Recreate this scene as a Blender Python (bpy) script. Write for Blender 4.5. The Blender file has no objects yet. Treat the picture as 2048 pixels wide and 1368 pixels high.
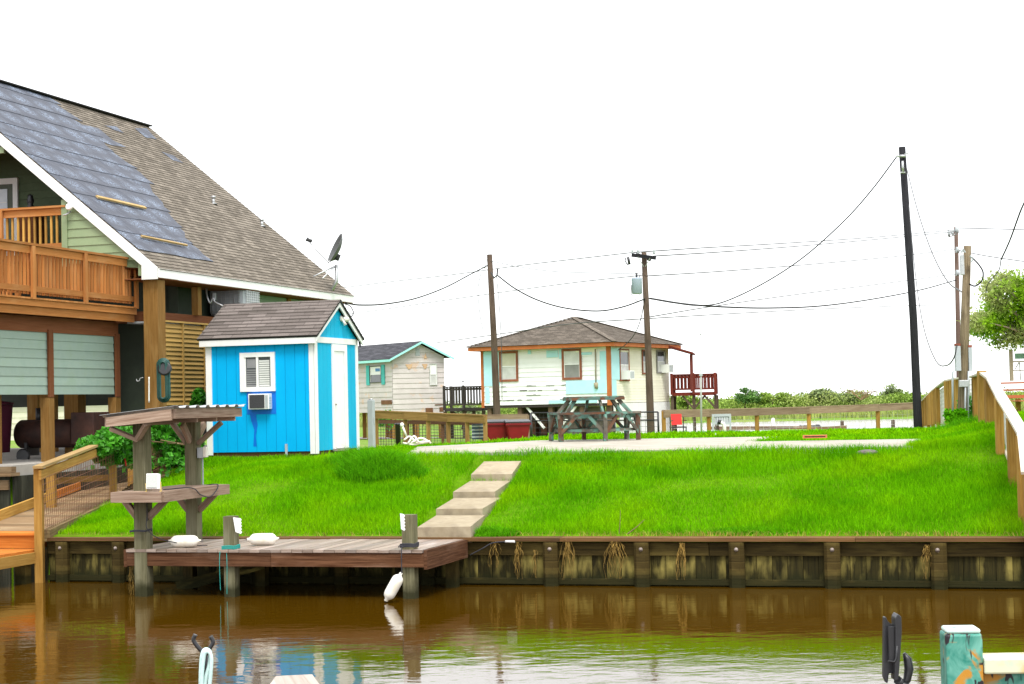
import bpy, math, random
import numpy as np
from mathutils import Vector, Matrix
R = math.radians
S = bpy.context.scene
COL = S.collection
rng = random.Random(7)

# ------------------------------------------------------------ camera
F = 3500.0
CAMZ = 2.34
PITCH, ROLL = math.atan(121 / F), R(1.3)
cam = bpy.data.objects.new('camera', bpy.data.cameras.new('camera'))
COL.objects.link(cam)
CM = Matrix.Translation((0, 0, CAMZ)) @ Matrix.Rotation(R(90) + PITCH, 4, 'X') @ Matrix.Rotation(-ROLL, 4, 'Z')
cam.matrix_world = CM
cam.data.lens = F / 2048 * 36
cam.data.sensor_width = 36
cam.data.clip_start = 0.1
cam.data.clip_end = 6000
S.camera = cam
S.render.resolution_x, S.render.resolution_y = 1024, 684

# ------------------------------------------------------------ world, sun, exposure
w = bpy.data.worlds.new('World'); S.world = w; w.use_nodes = True
wn, wl = w.node_tree.nodes, w.node_tree.links
bg = wn['Background']
sky = wn.new('ShaderNodeTexSky'); sky.sky_type = 'NISHITA'; sky.sun_disc = False
sky.sun_elevation = R(58); sky.sun_rotation = R(167)
sc = wn.new('ShaderNodeVectorMath'); sc.operation = 'SCALE'; sc.inputs['Scale'].default_value = 0.08
mx = wn.new('ShaderNodeMix'); mx.data_type = 'RGBA'; mx.inputs['Factor'].default_value = 0.88
mx.inputs['B'].default_value = (0.80, 0.81, 0.82, 1)       # even white overcast cloud
wl.new(sky.outputs[0], sc.inputs[0]); wl.new(sc.outputs[0], mx.inputs['A'])
wl.new(mx.outputs['Result'], bg.inputs['Color']); bg.inputs['Strength'].default_value = 1.0
sun = bpy.data.objects.new('sun', bpy.data.lights.new('sun', 'SUN')); COL.objects.link(sun)
sun.data.energy = 1.5; sun.data.angle = R(22); sun.data.color = (1.0, 0.96, 0.9)
sun.rotation_euler = Vector((0.12, -0.50, 0.86)).to_track_quat('Z', 'Y').to_euler()
S.view_settings.view_transform = 'Standard'; S.view_settings.look = 'None'
S.view_settings.exposure = 1.3; S.view_settings.gamma = 1.0

# ------------------------------------------------------------ geometry of the place
TH = R(16.5); CT, ST = math.cos(TH), math.sin(TH); V0 = 21.67   # bulkhead runs along u, land lies at v > 0
def W(u, v, z=0.0):
    vv = v + V0
    return Vector((u * CT + vv * ST, -u * ST + vv * CT, z))
def UV(P):
    return (P.x * CT - P.y * ST, P.x * ST + P.y * CT - V0)
def ray(px, py):
    return (CM.to_3x3() @ Vector(((px - 1024) / F, -(py - 684) / F, -1)))
def at(px, py, D):
    d = ray(px, py); return Vector((0, 0, CAMZ)) + d * (D / d.y)
def hitz(px, py, z):
    d = ray(px, py); return Vector((0, 0, CAMZ)) + d * ((z - CAMZ) / d.z)
def hitp(px, py, p, n):
    o = Vector((0, 0, CAMZ)); d = ray(px, py); return o + d * ((p - o).dot(n) / d.dot(n))
NV = Vector((ST, CT, 0)); NU = Vector((CT, -ST, 0))
def hitv(px, py, v):
    P = hitp(px, py, W(0, v), NV); u, _ = UV(P); return Vector((u, v, P.z))
def hitu(px, py, u):
    P = hitp(px, py, W(u, 0), NU); _, v = UV(P); return Vector((u, v, P.z))
def sm(a, b, x):
    t = np.clip((x - a) / (b - a), 0, 1); return t * t * (3 - 2 * t)

# ------------------------------------------------------------ materials
def lin(h):
    h = h.lstrip('#'); c = [int(h[i:i + 2], 16) / 255 for i in (0, 2, 4)]
    return tuple((x / 12.92 if x <= .04045 else ((x + .055) / 1.055) ** 2.4) for x in c)
MC = {}
def mat(name, c1, c2=None, scale=4.0, stretch=(1, 1, 1), rough=0.75, bump=0.0, coord='Object', rnd=0.12,
        metal=0.0, c3=None, s3=1.2, f3=0.5, spec=0.35, trans=0.0, detail=6, st3=(1, 1, 1), t3=(0.5, 0.7)):
    if name in MC: return MC[name]
    m = bpy.data.materials.new(name); m.use_nodes = True
    n, l = m.node_tree.nodes, m.node_tree.links
    b = n['Principled BSDF']
    tc = n.new('ShaderNodeTexCoord')
    mp = n.new('ShaderNodeMapping'); mp.inputs['Scale'].default_value = stretch
    l.new(tc.outputs[coord], mp.inputs[0])
    nz = n.new('ShaderNodeTexNoise'); nz.inputs['Scale'].default_value = scale; nz.inputs['Detail'].default_value = detail
    nz.inputs['Roughness'].default_value = 0.65
    l.new(mp.outputs[0], nz.inputs['Vector'])
    cr = n.new('ShaderNodeValToRGB'); cr.color_ramp.elements[0].position = 0.32; cr.color_ramp.elements[1].position = 0.68
    c2 = c2 or tuple(x * 0.8 for x in c1)
    cr.color_ramp.elements[0].color = (*c1, 1); cr.color_ramp.elements[1].color = (*c2, 1)
    l.new(nz.outputs[0], cr.inputs[0]); out = cr.outputs[0]
    if c3:
        m3 = n.new('ShaderNodeMapping'); m3.inputs['Scale'].default_value = st3; l.new(tc.outputs[coord], m3.inputs[0])
        n3 = n.new('ShaderNodeTexNoise'); n3.inputs['Scale'].default_value = s3; n3.inputs['Detail'].default_value = 5
        l.new(m3.outputs[0], n3.inputs['Vector'])
        mr = n.new('ShaderNodeMapRange'); mr.inputs['From Min'].default_value = t3[0]; mr.inputs['From Max'].default_value = t3[1]
        mr.inputs['To Max'].default_value = f3; l.new(n3.outputs[0], mr.inputs[0])
        x3 = n.new('ShaderNodeMix'); x3.data_type = 'RGBA'; l.new(mr.outputs[0], x3.inputs['Factor'])
        l.new(out, x3.inputs['A']); x3.inputs['B'].default_value = (*c3, 1); out = x3.outputs['Result']
    if rnd:
        at_ = n.new('ShaderNodeAttribute'); at_.attribute_name = 'rnd'
        m2 = n.new('ShaderNodeMapRange'); m2.inputs['To Min'].default_value = 1 - rnd; m2.inputs['To Max'].default_value = 1 + rnd
        l.new(at_.outputs['Fac'], m2.inputs[0])
        hs = n.new('ShaderNodeHueSaturation'); l.new(out, hs.inputs['Color']); l.new(m2.outputs[0], hs.inputs['Value']); out = hs.outputs[0]
    l.new(out, b.inputs['Base Color'])
    b.inputs['Roughness'].default_value = rough; b.inputs['Metallic'].default_value = metal
    b.inputs['Specular IOR Level'].default_value = spec
    if bump:
        bp = n.new('ShaderNodeBump'); bp.inputs['Strength'].default_value = min(1, bump); bp.inputs['Distance'].default_value = 0.01
        l.new(nz.outputs[0], bp.inputs['Height']); l.new(bp.outputs[0], b.inputs['Normal'])
    if trans:
        tr = n.new('ShaderNodeBsdfTranslucent'); l.new(out, tr.inputs[0])
        ms = n.new('ShaderNodeMixShader'); ms.inputs[0].default_value = trans
        l.new(b.outputs[0], ms.inputs[1]); l.new(tr.outputs[0], ms.inputs[2]); l.new(ms.outputs[0], n['Material Output'].inputs[0])
    MC[name] = m
    return m
def wood(name, c1, c2, c3=None, f3=0.5, rnd=0.22, rough=0.8, bump=0.6, s3=1.0, t3=(0.5, 0.7)):
    return mat(name, c1, c2, scale=1.0, stretch=(1.6, 38, 1), coord='UV', spec=.12, rnd=rnd, rough=rough, bump=bump, c3=c3, f3=f3, s3=s3, st3=(1.2, 4, 1), t3=t3)

# ------------------------------------------------------------ mesh builder
class MB:
    def __init__(s): s.v = []; s.f = []; s.uv = []; s.r = []; s.sm = []
    def face(s, idx, uvs, r, smooth=False):
        s.f.append(idx); s.uv.append(uvs); s.r.append(r); s.sm.append(smooth)
    def obox(s, c, ax, ay, az, r=None):
        """box with centre c and three half-axis vectors"""
        r = rng.random() if r is None else r
        c = Vector(c); A = [Vector(ax), Vector(ay), Vector(az)]
        ln = [a.length for a in A]; L = ln.index(max(ln)); o1, o2 = rng.random() * 50, rng.random() * 50
        b = len(s.v); loc = []
        for i in (-1, 1):
            for j in (-1, 1):
                for k in (-1, 1):
                    s.v.append(tuple(c + A[0] * i + A[1] * j + A[2] * k)); loc.append((i * ln[0], j * ln[1], k * ln[2]))
        flip = A[0].cross(A[1]).dot(A[2]) < 0
        for fc, na in (((0, 1, 3, 2), 0), ((4, 6, 7, 5), 0), ((0, 4, 5, 1), 1), ((2, 3, 7, 6), 1), ((0, 2, 6, 4), 2), ((1, 5, 7, 3), 2)):
            if flip: fc = fc[::-1]
            if na == L: a, c_ = [q for q in range(3) if q != na]
            else: a = L; c_ = [q for q in range(3) if q not in (na, L)][0]
            s.face([b + q for q in fc], [(loc[q][a] + o1, loc[q][c_] + o2) for q in fc], r)
    def box(s, x0, x1, y0, y1, z0, z1, r=None):
        s.obox(((x0 + x1) / 2, (y0 + y1) / 2, (z0 + z1) / 2), (abs(x1 - x0) / 2, 0, 0), (0, abs(y1 - y0) / 2, 0), (0, 0, abs(z1 - z0) / 2), r)
    def beam(s, p, q, wd, ht, up=(0, 0, 1)):
        """board from p to q, wd across, ht along up"""
        p, q = Vector(p), Vector(q); d = q - p; up = Vector(up)
        side = d.cross(up)
        if side.length < 1e-6: up = Vector((0, 1, 0)); side = d.cross(up)
        side.normalize(); upn = side.cross(d).normalized()
        s.obox((p + q) / 2, d / 2, side * (wd / 2), upn * (ht / 2))
    def tube(s, pts, r, n=6, r2=None, caps=True):
        pts = [Vector(p) for p in pts]; b = len(s.v); m = len(pts); rr = rng.random(); acc = 0; pn = None
        for i, p in enumerate(pts):
            t = (pts[min(i + 1, m - 1)] - pts[max(i - 1, 0)]).normalized()
            if pn is None:
                a = t.cross(Vector((0, 0, 1)))
                if a.length < .1: a = t.cross(Vector((0, 1, 0)))
            else: a = pn - t * pn.dot(t)
            a.normalize(); pn = a; c = t.cross(a)
            k = r[i] if isinstance(r, (list, tuple)) else (r if r2 is None else r + (r2 - r) * i / (m - 1))
            for j in range(n):
                an = 2 * math.pi * j / n; s.v.append(tuple(p + (a * math.cos(an) + c * math.sin(an)) * k))
        for i in range(m - 1):
            L = (pts[i + 1] - pts[i]).length
            for j in range(n):
                k = (j + 1) % n; R_ = r if not isinstance(r, (list, tuple)) else r[i]
                u0, u1 = j / n * 6.28 * R_, (j + 1) / n * 6.28 * R_
                s.face([b + i * n + j, b + i * n + k, b + (i + 1) * n + k, b + (i + 1) * n + j],
                       [(acc, u0), (acc, u1), (acc + L, u1), (acc + L, u0)], rr, n > 5)
            acc += L
        if caps:
            s.face([b + j for j in range(n)][::-1], [(0, 0)] * n, rr); s.face([b + (m - 1) * n + j for j in range(n)], [(0, 0)] * n, rr)
    def lathe(s, prof, n=24, c=(0, 0, 0), M=None):
        """prof = [(radius, height)], turned about z"""
        b = len(s.v); c = Vector(c); rr = rng.random()
        for (r, z) in prof:
            for j in range(n):
                an = 2 * math.pi * j / n; p = Vector((r * math.cos(an), r * math.sin(an), z))
                if M: p = M @ p
                s.v.append(tuple(p + c))
        for i in range(len(prof) - 1):
            for j in range(n):
                k = (j + 1) % n
                s.face([b + i * n + j, b + i * n + k, b + (i + 1) * n + k, b + (i + 1) * n + j], [(j / n, i * .1), ((j + 1) / n, i * .1), ((j + 1) / n, (i + 1) * .1), (j / n, (i + 1) * .1)], rr, True)
        s.face([b + j for j in range(n)][::-1], [(0, 0)] * n, rr); s.face([b + (len(prof) - 1) * n + j for j in range(n)], [(0, 0)] * n, rr)
    def poly(s, pts, r=None, uvs=None):
        b = len(s.v); r = rng.random() if r is None else r
        for p in pts: s.v.append(tuple(p))
        s.face(list(range(b, b + len(pts))), uvs or [(p[0], p[2]) for p in pts], r)
    def slab(s, pts, off, r=None):
        """polygon extruded by vector off"""
        pts = [Vector(p) for p in pts]; off = Vector(off); b = len(s.v); n = len(pts); r = rng.random() if r is None else r
        nrm = sum(((pts[i] - pts[0]).cross(pts[(i + 1) % n] - pts[0]) for i in range(n)), Vector())
        if nrm.dot(off) > 0: pts = pts[::-1]
        e = (pts[1] - pts[0]).normalized(); nn = nrm.normalized(); g = nn.cross(e); o = rng.random() * 9
        for p in pts: s.v.append(tuple(p))
        for p in pts: s.v.append(tuple(p + off))
        q = [((p - pts[0]).dot(e) + o, (p - pts[0]).dot(g) + o) for p in pts]
        s.face(list(range(b, b + n)), q, r); s.face(list(range(b + 2 * n - 1, b + n - 1, -1)), q[::-1], r)
        for i in range(n):
            j = (i + 1) % n; L = (pts[i] - pts[j]).length
            s.face([b + j, b + i, b + n + i, b + n + j], [(L, 0), (0, 0), (0, off.length), (L, off.length)], r)
    def ball(s, c, rx, ry, rz, n=12, m=8):
        s.lathe([(max(1e-3, math.sin(math.pi * i / m)), -math.cos(math.pi * i / m)) for i in range(m + 1)], n, c, Matrix.Diagonal((rx, ry, rz)))
    def build(s, name, m, parent=None, world=False, loc=None, bevel=0):
        me = bpy.data.meshes.new(name); vs = s.v
        if world and parent is not None:
            inv = (Matrix.Translation(parent.location) @ parent.rotation_euler.to_matrix().to_4x4()).inverted(); vs = [tuple(inv @ Vector(v)) for v in vs]
        if loc is not None:
            loc = Vector(loc); vs = [tuple(Vector(v) - loc) for v in vs]
        me.from_pydata(vs, [], s.f); uvl = me.uv_layers.new(name='UVMap')
        uvl.data.foreach_set('uv', [c for f in s.uv for p in f for c in p])
        a = me.attributes.new('rnd', 'FLOAT', 'FACE'); a.data.foreach_set('value', s.r)
        me.polygons.foreach_set('use_smooth', s.sm)
        me.materials.append(m); me.update()
        o = bpy.data.objects.new(name, me); COL.objects.link(o)
        if parent is not None: o.parent = parent
        if loc is not None: o.location = loc
        if bevel:
            bv = o.modifiers.new('bevel', 'BEVEL'); bv.width = bevel; bv.segments = 2; bv.limit_method = 'ANGLE'
        return o
    def xform(s, M):
        s.v = [tuple(M @ Vector(v)) for v in s.v]; return s

def tag(o, label, cat, group=None, kind=None):
    if label: o['label'] = label
    if cat: o['category'] = cat
    if group: o['group'] = group
    if kind: o['kind'] = kind
    return o
def thing(name, label, cat, loc=(0, 0, 0), rotz=0.0, group=None):
    o = bpy.data.objects.new(name, None); COL.objects.link(o); o.empty_display_size = 0.2
    o.location = loc; o.rotation_euler = (0, 0, rotz); return tag(o, label, cat, group)
def solo(mb, name, m, label, cat, group=None, kind=None, bevel=0):
    vs = np.array(mb.v); lo, hi = vs.min(0), vs.max(0)
    o = mb.build(name, m, loc=((lo[0] + hi[0]) / 2, (lo[1] + hi[1]) / 2, lo[2]), bevel=bevel)
    return tag(o, label, cat, group, kind)
def copy_tree(o, parent=None):
    c = o.copy(); COL.objects.link(c); c.parent = parent
    for ch in [x for x in o.children]: copy_tree(ch, c)
    return c
def npmesh(name, verts, faces, m, rnd=None, parent=None, n=3):
    """big mesh from numpy arrays; faces (k, n)"""
    me = bpy.data.meshes.new(name); k = len(faces)
    me.vertices.add(len(verts)); me.vertices.foreach_set('co', verts.astype(np.float32).ravel())
    me.loops.add(k * n); me.loops.foreach_set('vertex_index', faces.astype(np.int32).ravel())
    me.polygons.add(k); me.polygons.foreach_set('loop_start', (np.arange(k) * n).astype(np.int32))
    me.update(calc_edges=True)
    if rnd is not None:
        a = me.attributes.new('rnd', 'FLOAT', 'FACE'); a.data.foreach_set('value', rnd.astype(np.float32))
    me.materials.append(m); o = bpy.data.objects.new(name, me); COL.objects.link(o)
    if parent is not None: o.parent = parent
    return o
def leaves(name, m, pts, size, parent=None, seed=1, aspect=0.55, flat=0.0, smin=.6):
    g = np.random.default_rng(seed); n = len(pts)
    d = g.normal(size=(n, 3)); d /= np.linalg.norm(d, axis=1)[:, None]
    e = g.normal(size=(n, 3)); e -= d * (e * d).sum(1)[:, None]; e /= np.linalg.norm(e, axis=1)[:, None]
    sz = (size * (smin + (1.4 - smin) * g.random(n)))[:, None]
    a = pts - d * sz * .5; b = pts + e * sz * aspect * .5; c = pts + d * sz * .5; f = pts - e * sz * aspect * .5
    v = np.stack([a, b, c, f], 1).reshape(-1, 3); fc = np.arange(4 * n).reshape(-1, 4)
    return npmesh(name, v, fc, m, g.random(n), parent, 4)
def cr_curve(pts, k=8):
    """smooth curve through points"""
    P = [Vector(p) for p in pts]; P = [P[0] * 2 - P[1]] + P + [P[-1] * 2 - P[-2]]; out = []
    for i in range(1, len(P) - 2):
        for j in range(k):
            t = j / k; a, b, c, d = P[i - 1:i + 3]
            out.append(.5 * ((2 * b) + (c - a) * t + (2 * a - 5 * b + 4 * c - d) * t * t + (3 * b - a - 3 * c + d) * t ** 3))
    out.append(P[-2]); return out
def clip(poly, ax, val, keep_less):
    out = []
    for i in range(len(poly)):
        a, b = poly[i], poly[(i + 1) % len(poly)]
        ia = (a[ax] <= val) == keep_less or a[ax] == val; ib = (b[ax] <= val) == keep_less or b[ax] == val
        if ia: out.append(a)
        if ia != ib:
            t = (val - a[ax]) / (b[ax] - a[ax]); out.append(tuple(a[q] + (b[q] - a[q]) * t for q in range(2)))
    return out
def siding(mb, poly, to3, nrm, course=0.18, lip=0.018, jit=0.0):
    """lap siding over a convex polygon in (s, z); to3(s, z) gives the wall point, nrm the outward normal"""
    nrm = Vector(nrm); z0 = min(p[1] for p in poly); z1 = max(p[1] for p in poly); z = z0
    while z < z1 - 1e-4:
        zt = min(z + course, z1); q = clip(clip(poly, 1, z, False), 1, zt, True)
        if len(q) >= 3:
            r = rng.random(); j = rng.uniform(-jit, jit)
            pts = [Vector(to3(*p)) + nrm * (lip * (1 - (p[1] - z) / course) + 0.002 + j) for p in q]
            c = sum(pts, Vector()) / len(pts)
            nn = sum(((pts[i] - c).cross(pts[(i + 1) % len(pts)] - c) for i in range(len(pts))), Vector())
            o = rng.random() * 30
            if nn.dot(nrm) < 0: pts = pts[::-1]; q = q[::-1]
            mb.poly(pts, r, [(p[0] + o, p[1] + o) for p in q])
            bt = [p for p in q if abs(p[1] - z) < 1e-5]
            if len(bt) >= 2:
                s0, s1 = min(p[0] for p in bt), max(p[0] for p in bt)
                A, B = Vector(to3(s0, z)), Vector(to3(s1, z)); h = nrm * (lip + .002 + j)
                mb.poly([A, B, B + h, A + h], r, [(0, 0)] * 4)
        z = zt
# ------------------------------------------------------------ material library
GRASS = mat('grass', (.08, .30, .0005), (.17, .47, .001), scale=.9, rough=.9, rnd=.4, trans=.35, c3=(.27, .50, .001), s3=.8, f3=.7, spec=.04, t3=(.45, .68))
GRASSD = mat('grass_tall', (.06, .27, .002), (.13, .42, .004), scale=1.5, rough=.8, rnd=.5, trans=.35, spec=.06)
SOIL = mat('soil_and_thatch', (.06, .15, .002), (.11, .24, .004), scale=6, rough=.95, bump=.5, spec=.04, rnd=0, c3=(.14, .14, .02), s3=.9, f3=.4)
BANK = mat('bank_ground', (.10, .22, .02), (.18, .26, .05), scale=.4, spec=.04, rough=.95, bump=.3, rnd=0, c3=(.26, .24, .10), s3=.15, f3=.6)
CONC = mat('pale_concrete', (.32, .29, .235), (.42, .39, .33), scale=1.2, rough=.85, bump=.15, rnd=.04, c3=(.22, .19, .14), s3=3, f3=.5)
CONCS = mat('step_concrete', (.27, .215, .135), (.44, .375, .26), scale=2.2, rough=.85, bump=.25, rnd=.1, c3=(.15, .11, .07), s3=5, f3=.5)
CONCD = mat('pad_concrete', (.30, .28, .25), (.42, .40, .36), scale=1.3, rough=.9, bump=.2, rnd=0)
BULK = wood('bulkhead_plank', (.013, .011, .004), (.045, .037, .010), c3=(.27, .22, .06), f3=.85, rnd=.35, s3=1.5, t3=(.47, .66))
BPOST = wood('piling_wood', (.026, .018, .005), (.072, .050, .014), c3=(.20, .15, .04), f3=.45, rnd=.35)
BCAP = wood('cap_board', (.09, .045, .016), (.17, .09, .035), c3=(.06, .04, .02), f3=.6, rnd=.15)
DECK = wood('weathered_decking', (.17, .12, .09), (.34, .27, .225), c3=(.42, .37, .34), f3=.6, rnd=.3, rough=.42)
DFAS = wood('dock_fascia', (.045, .016, .006), (.15, .07, .035), c3=(.26, .16, .11), f3=.5, rnd=.25)
GPOST = wood('grey_green_post', (.085, .08, .04), (.20, .185, .11), c3=(.30, .29, .19), f3=.5, rnd=.2)
STAND = wood('stand_board', (.20, .125, .085), (.40, .30, .23), c3=(.13, .08, .05), f3=.5, rnd=.2)
TREAT = wood('treated_yellow_wood', (.26, .13, .025), (.42, .24, .06), c3=(.15, .07, .015), f3=.5, rnd=.25)
TREATP = wood('treated_pale_wood', (.34, .18, .035), (.50, .30, .08), c3=(.20, .10, .02), f3=.5, rnd=.25)
RAMPW = wood('ramp_wood', (.16, .10, .05), (.30, .20, .11), c3=(.35, .28, .18), f3=.5, rnd=.3)
ORANGE = wood('orange_stain', (.42, .13, .02), (.58, .21, .04), c3=(.30, .08, .01), f3=.4, rnd=.15)
BALC = wood('balcony_stain', (.33, .125, .032), (.45, .19, .055), c3=(.50, .28, .12), f3=.45, rnd=.22)
BROWNT = wood('brown_trim', (.15, .055, .022), (.21, .08, .035), c3=(.14, .045, .015), f3=.5, rnd=.12)
PILE = wood('house_pile', (.17, .085, .02), (.30, .16, .045), c3=(.42, .27, .10), f3=.45, rnd=.15)
LOUV = wood('louvre_slat', (.36, .22, .06), (.48, .31, .10), rnd=.15)
GREENS = mat('green_siding', (.20, .27, .14), (.25, .32, .18), scale=3, rough=.6, rnd=.08, c3=(.17, .24, .12), s3=1.5, f3=.4)
GREEND = mat('shaded_green_wall', (.022, .032, .02), (.035, .05, .03), scale=2, rough=.7, rnd=.1)  # shade under eave and porch painted into the green wall colour
SKIRT = mat('seafoam_siding', (.25, .34, .28), (.30, .385, .32), scale=3, rough=.6, rnd=.07, c3=(.18, .28, .16), s3=3, f3=.35)
DARKIN = mat('dark_interior', (.010, .009, .008), (.02, .018, .014), scale=2, rough=.9, rnd=0)
WHITE = mat('white_paint', (.80, .80, .79), (.74, .74, .72), scale=5, rough=.5, rnd=.04)
WHITEP = mat('white_plastic', (.82, .80, .74), (.74, .70, .60), scale=7, rough=.4, rnd=.03, c3=(.55, .42, .16), s3=5, f3=.4, t3=(.58, .75))
SHINGLE = None
METAL = mat('galvanised_metal', (.42, .43, .44), (.55, .56, .57), scale=9, rough=.4, metal=.6, rnd=.05)
GREYP = mat('grey_plastic', (.36, .39, .41), (.42, .45, .47), scale=5, rough=.5, rnd=.05)
BLACKP = mat('black_plastic', (.014, .014, .016), (.022, .022, .025), scale=20, rough=.4, rnd=.1, spec=.5)
WIRE = mat('black_cable', (.012, .012, .012), (.02, .02, .02), rough=.8, rnd=0)
WIREG = mat('grey_cable', (.06, .06, .062), (.08, .08, .082), rough=.6, rnd=0)
RUSTW = mat('rusty_wire', (.12, .05, .03), (.20, .09, .05), rough=.8, rnd=0)
MESHW = mat('galvanised_wire', (.45, .45, .43), (.55, .55, .52), rough=.5, rnd=0)
POLEW = wood('utility_pole_wood', (.055, .038, .026), (.13, .095, .07), c3=(.03, .02, .015), f3=.6, rnd=.1)
POLEK = wood('tarred_pole_wood', (.010, .010, .012), (.028, .028, .032), rnd=.1)
GLASS = mat('window_glass', (.05, .055, .06), (.09, .10, .11), scale=2, rough=.08, rnd=0, spec=.9)
BLIND = mat('window_blind', (.45, .45, .43), (.60, .60, .58), scale=2, rough=.7, rnd=.1)
LEAF = mat('vine_leaf', (.035, .20, .012), (.09, .36, .02), scale=3, rough=.5, rnd=.45, trans=.3)
ROOTM = mat('dry_root', (.20, .12, .025), (.36, .23, .055), scale=9, rough=.9, rnd=.3)
STEEL = mat('bolt_steel', (.20, .16, .14), (.32, .27, .24), rough=.6, metal=.2, rnd=.1)
ROPE = mat('dark_rope', (.03, .03, .035), (.05, .05, .06), rough=.9, rnd=0)
TEAL = mat('teal_rope', (.02, .25, .22), (.03, .32, .28), rough=.9, rnd=0)

def add_tide(m, z0=.16, col=(.016, .017, .005)):
    n, l = m.node_tree.nodes, m.node_tree.links; b = n['Principled BSDF']; src = b.inputs['Base Color'].links[0].from_socket
    ge = n.new('ShaderNodeNewGeometry'); sx = n.new('ShaderNodeSeparateXYZ'); l.new(ge.outputs['Position'], sx.inputs[0])
    nz = n.new('ShaderNodeTexNoise'); nz.inputs['Scale'].default_value = 6; nz.inputs['Detail'].default_value = 4; l.new(ge.outputs['Position'], nz.inputs['Vector'])
    ma = n.new('ShaderNodeMath'); ma.operation = 'MULTIPLY_ADD'; ma.inputs[1].default_value = .22; l.new(nz.outputs[0], ma.inputs[0]); l.new(sx.outputs['Z'], ma.inputs[2])
    mr = n.new('ShaderNodeMapRange'); mr.inputs['From Min'].default_value = z0 + .16; mr.inputs['From Max'].default_value = z0 + .04; mr.inputs['To Max'].default_value = .85; l.new(ma.outputs[0], mr.inputs[0])
    x = n.new('ShaderNodeMix'); x.data_type = 'RGBA'; l.new(mr.outputs[0], x.inputs['Factor']); l.new(src, x.inputs['A']); x.inputs['B'].default_value = (*col, 1); l.new(x.outputs['Result'], b.inputs['Base Color'])
for m_ in (BULK, BPOST, GPOST): add_tide(m_)
def roofmat(name, c1, c2, c3, bw=.30, bh=.145):
    m = bpy.data.materials.new(name); m.use_nodes = True; n, l = m.node_tree.nodes, m.node_tree.links; b = n['Principled BSDF']
    tc = n.new('ShaderNodeTexCoord'); br = n.new('ShaderNodeTexBrick')
    br.inputs['Scale'].default_value = 1; br.inputs['Brick Width'].default_value = bw; br.inputs['Row Height'].default_value = bh
    br.inputs['Mortar Size'].default_value = .006; br.inputs['Color1'].default_value = (*c1, 1); br.inputs['Color2'].default_value = (*c2, 1)
    br.inputs['Mortar'].default_value = tuple(x * .35 for x in c3) + (1,); br.offset = .37; br.inputs['Bias'].default_value = 0
    l.new(tc.outputs['UV'], br.inputs['Vector'])
    nz = n.new('ShaderNodeTexNoise'); nz.inputs['Scale'].default_value = 2.0; nz.inputs['Detail'].default_value = 8; l.new(tc.outputs['UV'], nz.inputs['Vector'])
    nf = n.new('ShaderNodeTexNoise'); nf.inputs['Scale'].default_value = 45; nf.inputs['Detail'].default_value = 3; l.new(tc.outputs['UV'], nf.inputs['Vector'])
    mr = n.new('ShaderNodeMapRange'); mr.inputs['From Min'].default_value = .42; mr.inputs['From Max'].default_value = .68; mr.inputs['To Max'].default_value = .55; l.new(nz.outputs[0], mr.inputs[0])
    x = n.new('ShaderNodeMix'); x.data_type = 'RGBA'; l.new(mr.outputs[0], x.inputs['Factor']); l.new(br.outputs['Color'], x.inputs['A']); x.inputs['B'].default_value = (*c3, 1)
    hs = n.new('ShaderNodeHueSaturation'); m2 = n.new('ShaderNodeMapRange'); m2.inputs['From Min'].default_value = .3; m2.inputs['From Max'].default_value = .7; m2.inputs['To Min'].default_value = .72; m2.inputs['To Max'].default_value = 1.28
    l.new(nf.outputs[0], m2.inputs[0]); l.new(m2.outputs[0], hs.inputs['Value']); l.new(x.outputs['Result'], hs.inputs['Color']); l.new(hs.outputs[0], b.inputs['Base Color'])
    b.inputs['Roughness'].default_value = .9; b.inputs['Specular IOR Level'].default_value = .2
    bp = n.new('ShaderNodeBump'); bp.inputs['Distance'].default_value = .01; bp.inputs['Strength'].default_value = .7; l.new(nf.outputs[0], bp.inputs['Height']); l.new(bp.outputs[0], b.inputs['Normal'])
    return m
SH_BIG = roofmat('brown_shingles', (.135, .115, .09), (.25, .215, .175), (.085, .07, .055), .24, .12)
SH_SHED = roofmat('mauve_shingles', (.095, .08, .07), (.20, .17, .155), (.13, .11, .10), .40, .14)
SH_FAR = roofmat('taupe_shingles', (.12, .10, .08), (.22, .185, .15), (.08, .065, .05), .24, .15)
SH_GREY = roofmat('charcoal_shingles', (.045, .045, .055), (.10, .10, .115), (.07, .07, .08), .33)
def roof_plane(mb, poly, org, es, et, nrm, row=.145, step=.011, soff=0.0):
    """shingled plane: poly in (s, t) metres, each course a real step"""
    org, es, et, nrm = Vector(org), Vector(es), Vector(et), Vector(nrm)
    t0 = min(p[1] for p in poly); t1 = max(p[1] for p in poly); t = t0; k = 0
    while t < t1 - 1e-4:
        q = clip(clip(poly, 1, t, False), 1, min(t + row, t1), True)
        if len(q) >= 3:
            pts = [org + es * p[0] + et * p[1] + nrm * (step * (1 - (p[1] - t) / row)) for p in q]
            c = sum(pts, Vector()) / len(pts); nn = sum(((pts[i] - c).cross(pts[(i + 1) % len(pts)] - c) for i in range(len(pts))), Vector())
            uv = [(p[0] + soff, (k + .5) * row + (p[1] - t - row / 2) * .96) for p in q]
            if nn.dot(nrm) < 0: pts = pts[::-1]; uv = uv[::-1]
            mb.poly(pts, .5, uv)
            bt = [p for p in q if abs(p[1] - t) < 1e-5]
            if len(bt) >= 2:
                s0, s1 = min(p[0] for p in bt), max(p[0] for p in bt); A = org + es * s0 + et * t; B = org + es * s1 + et * t
                mb.poly([A, B, B + nrm * step, A + nrm * step], .5, [(s0 + soff, k * row)] * 4)
        t += row; k += 1

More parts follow.
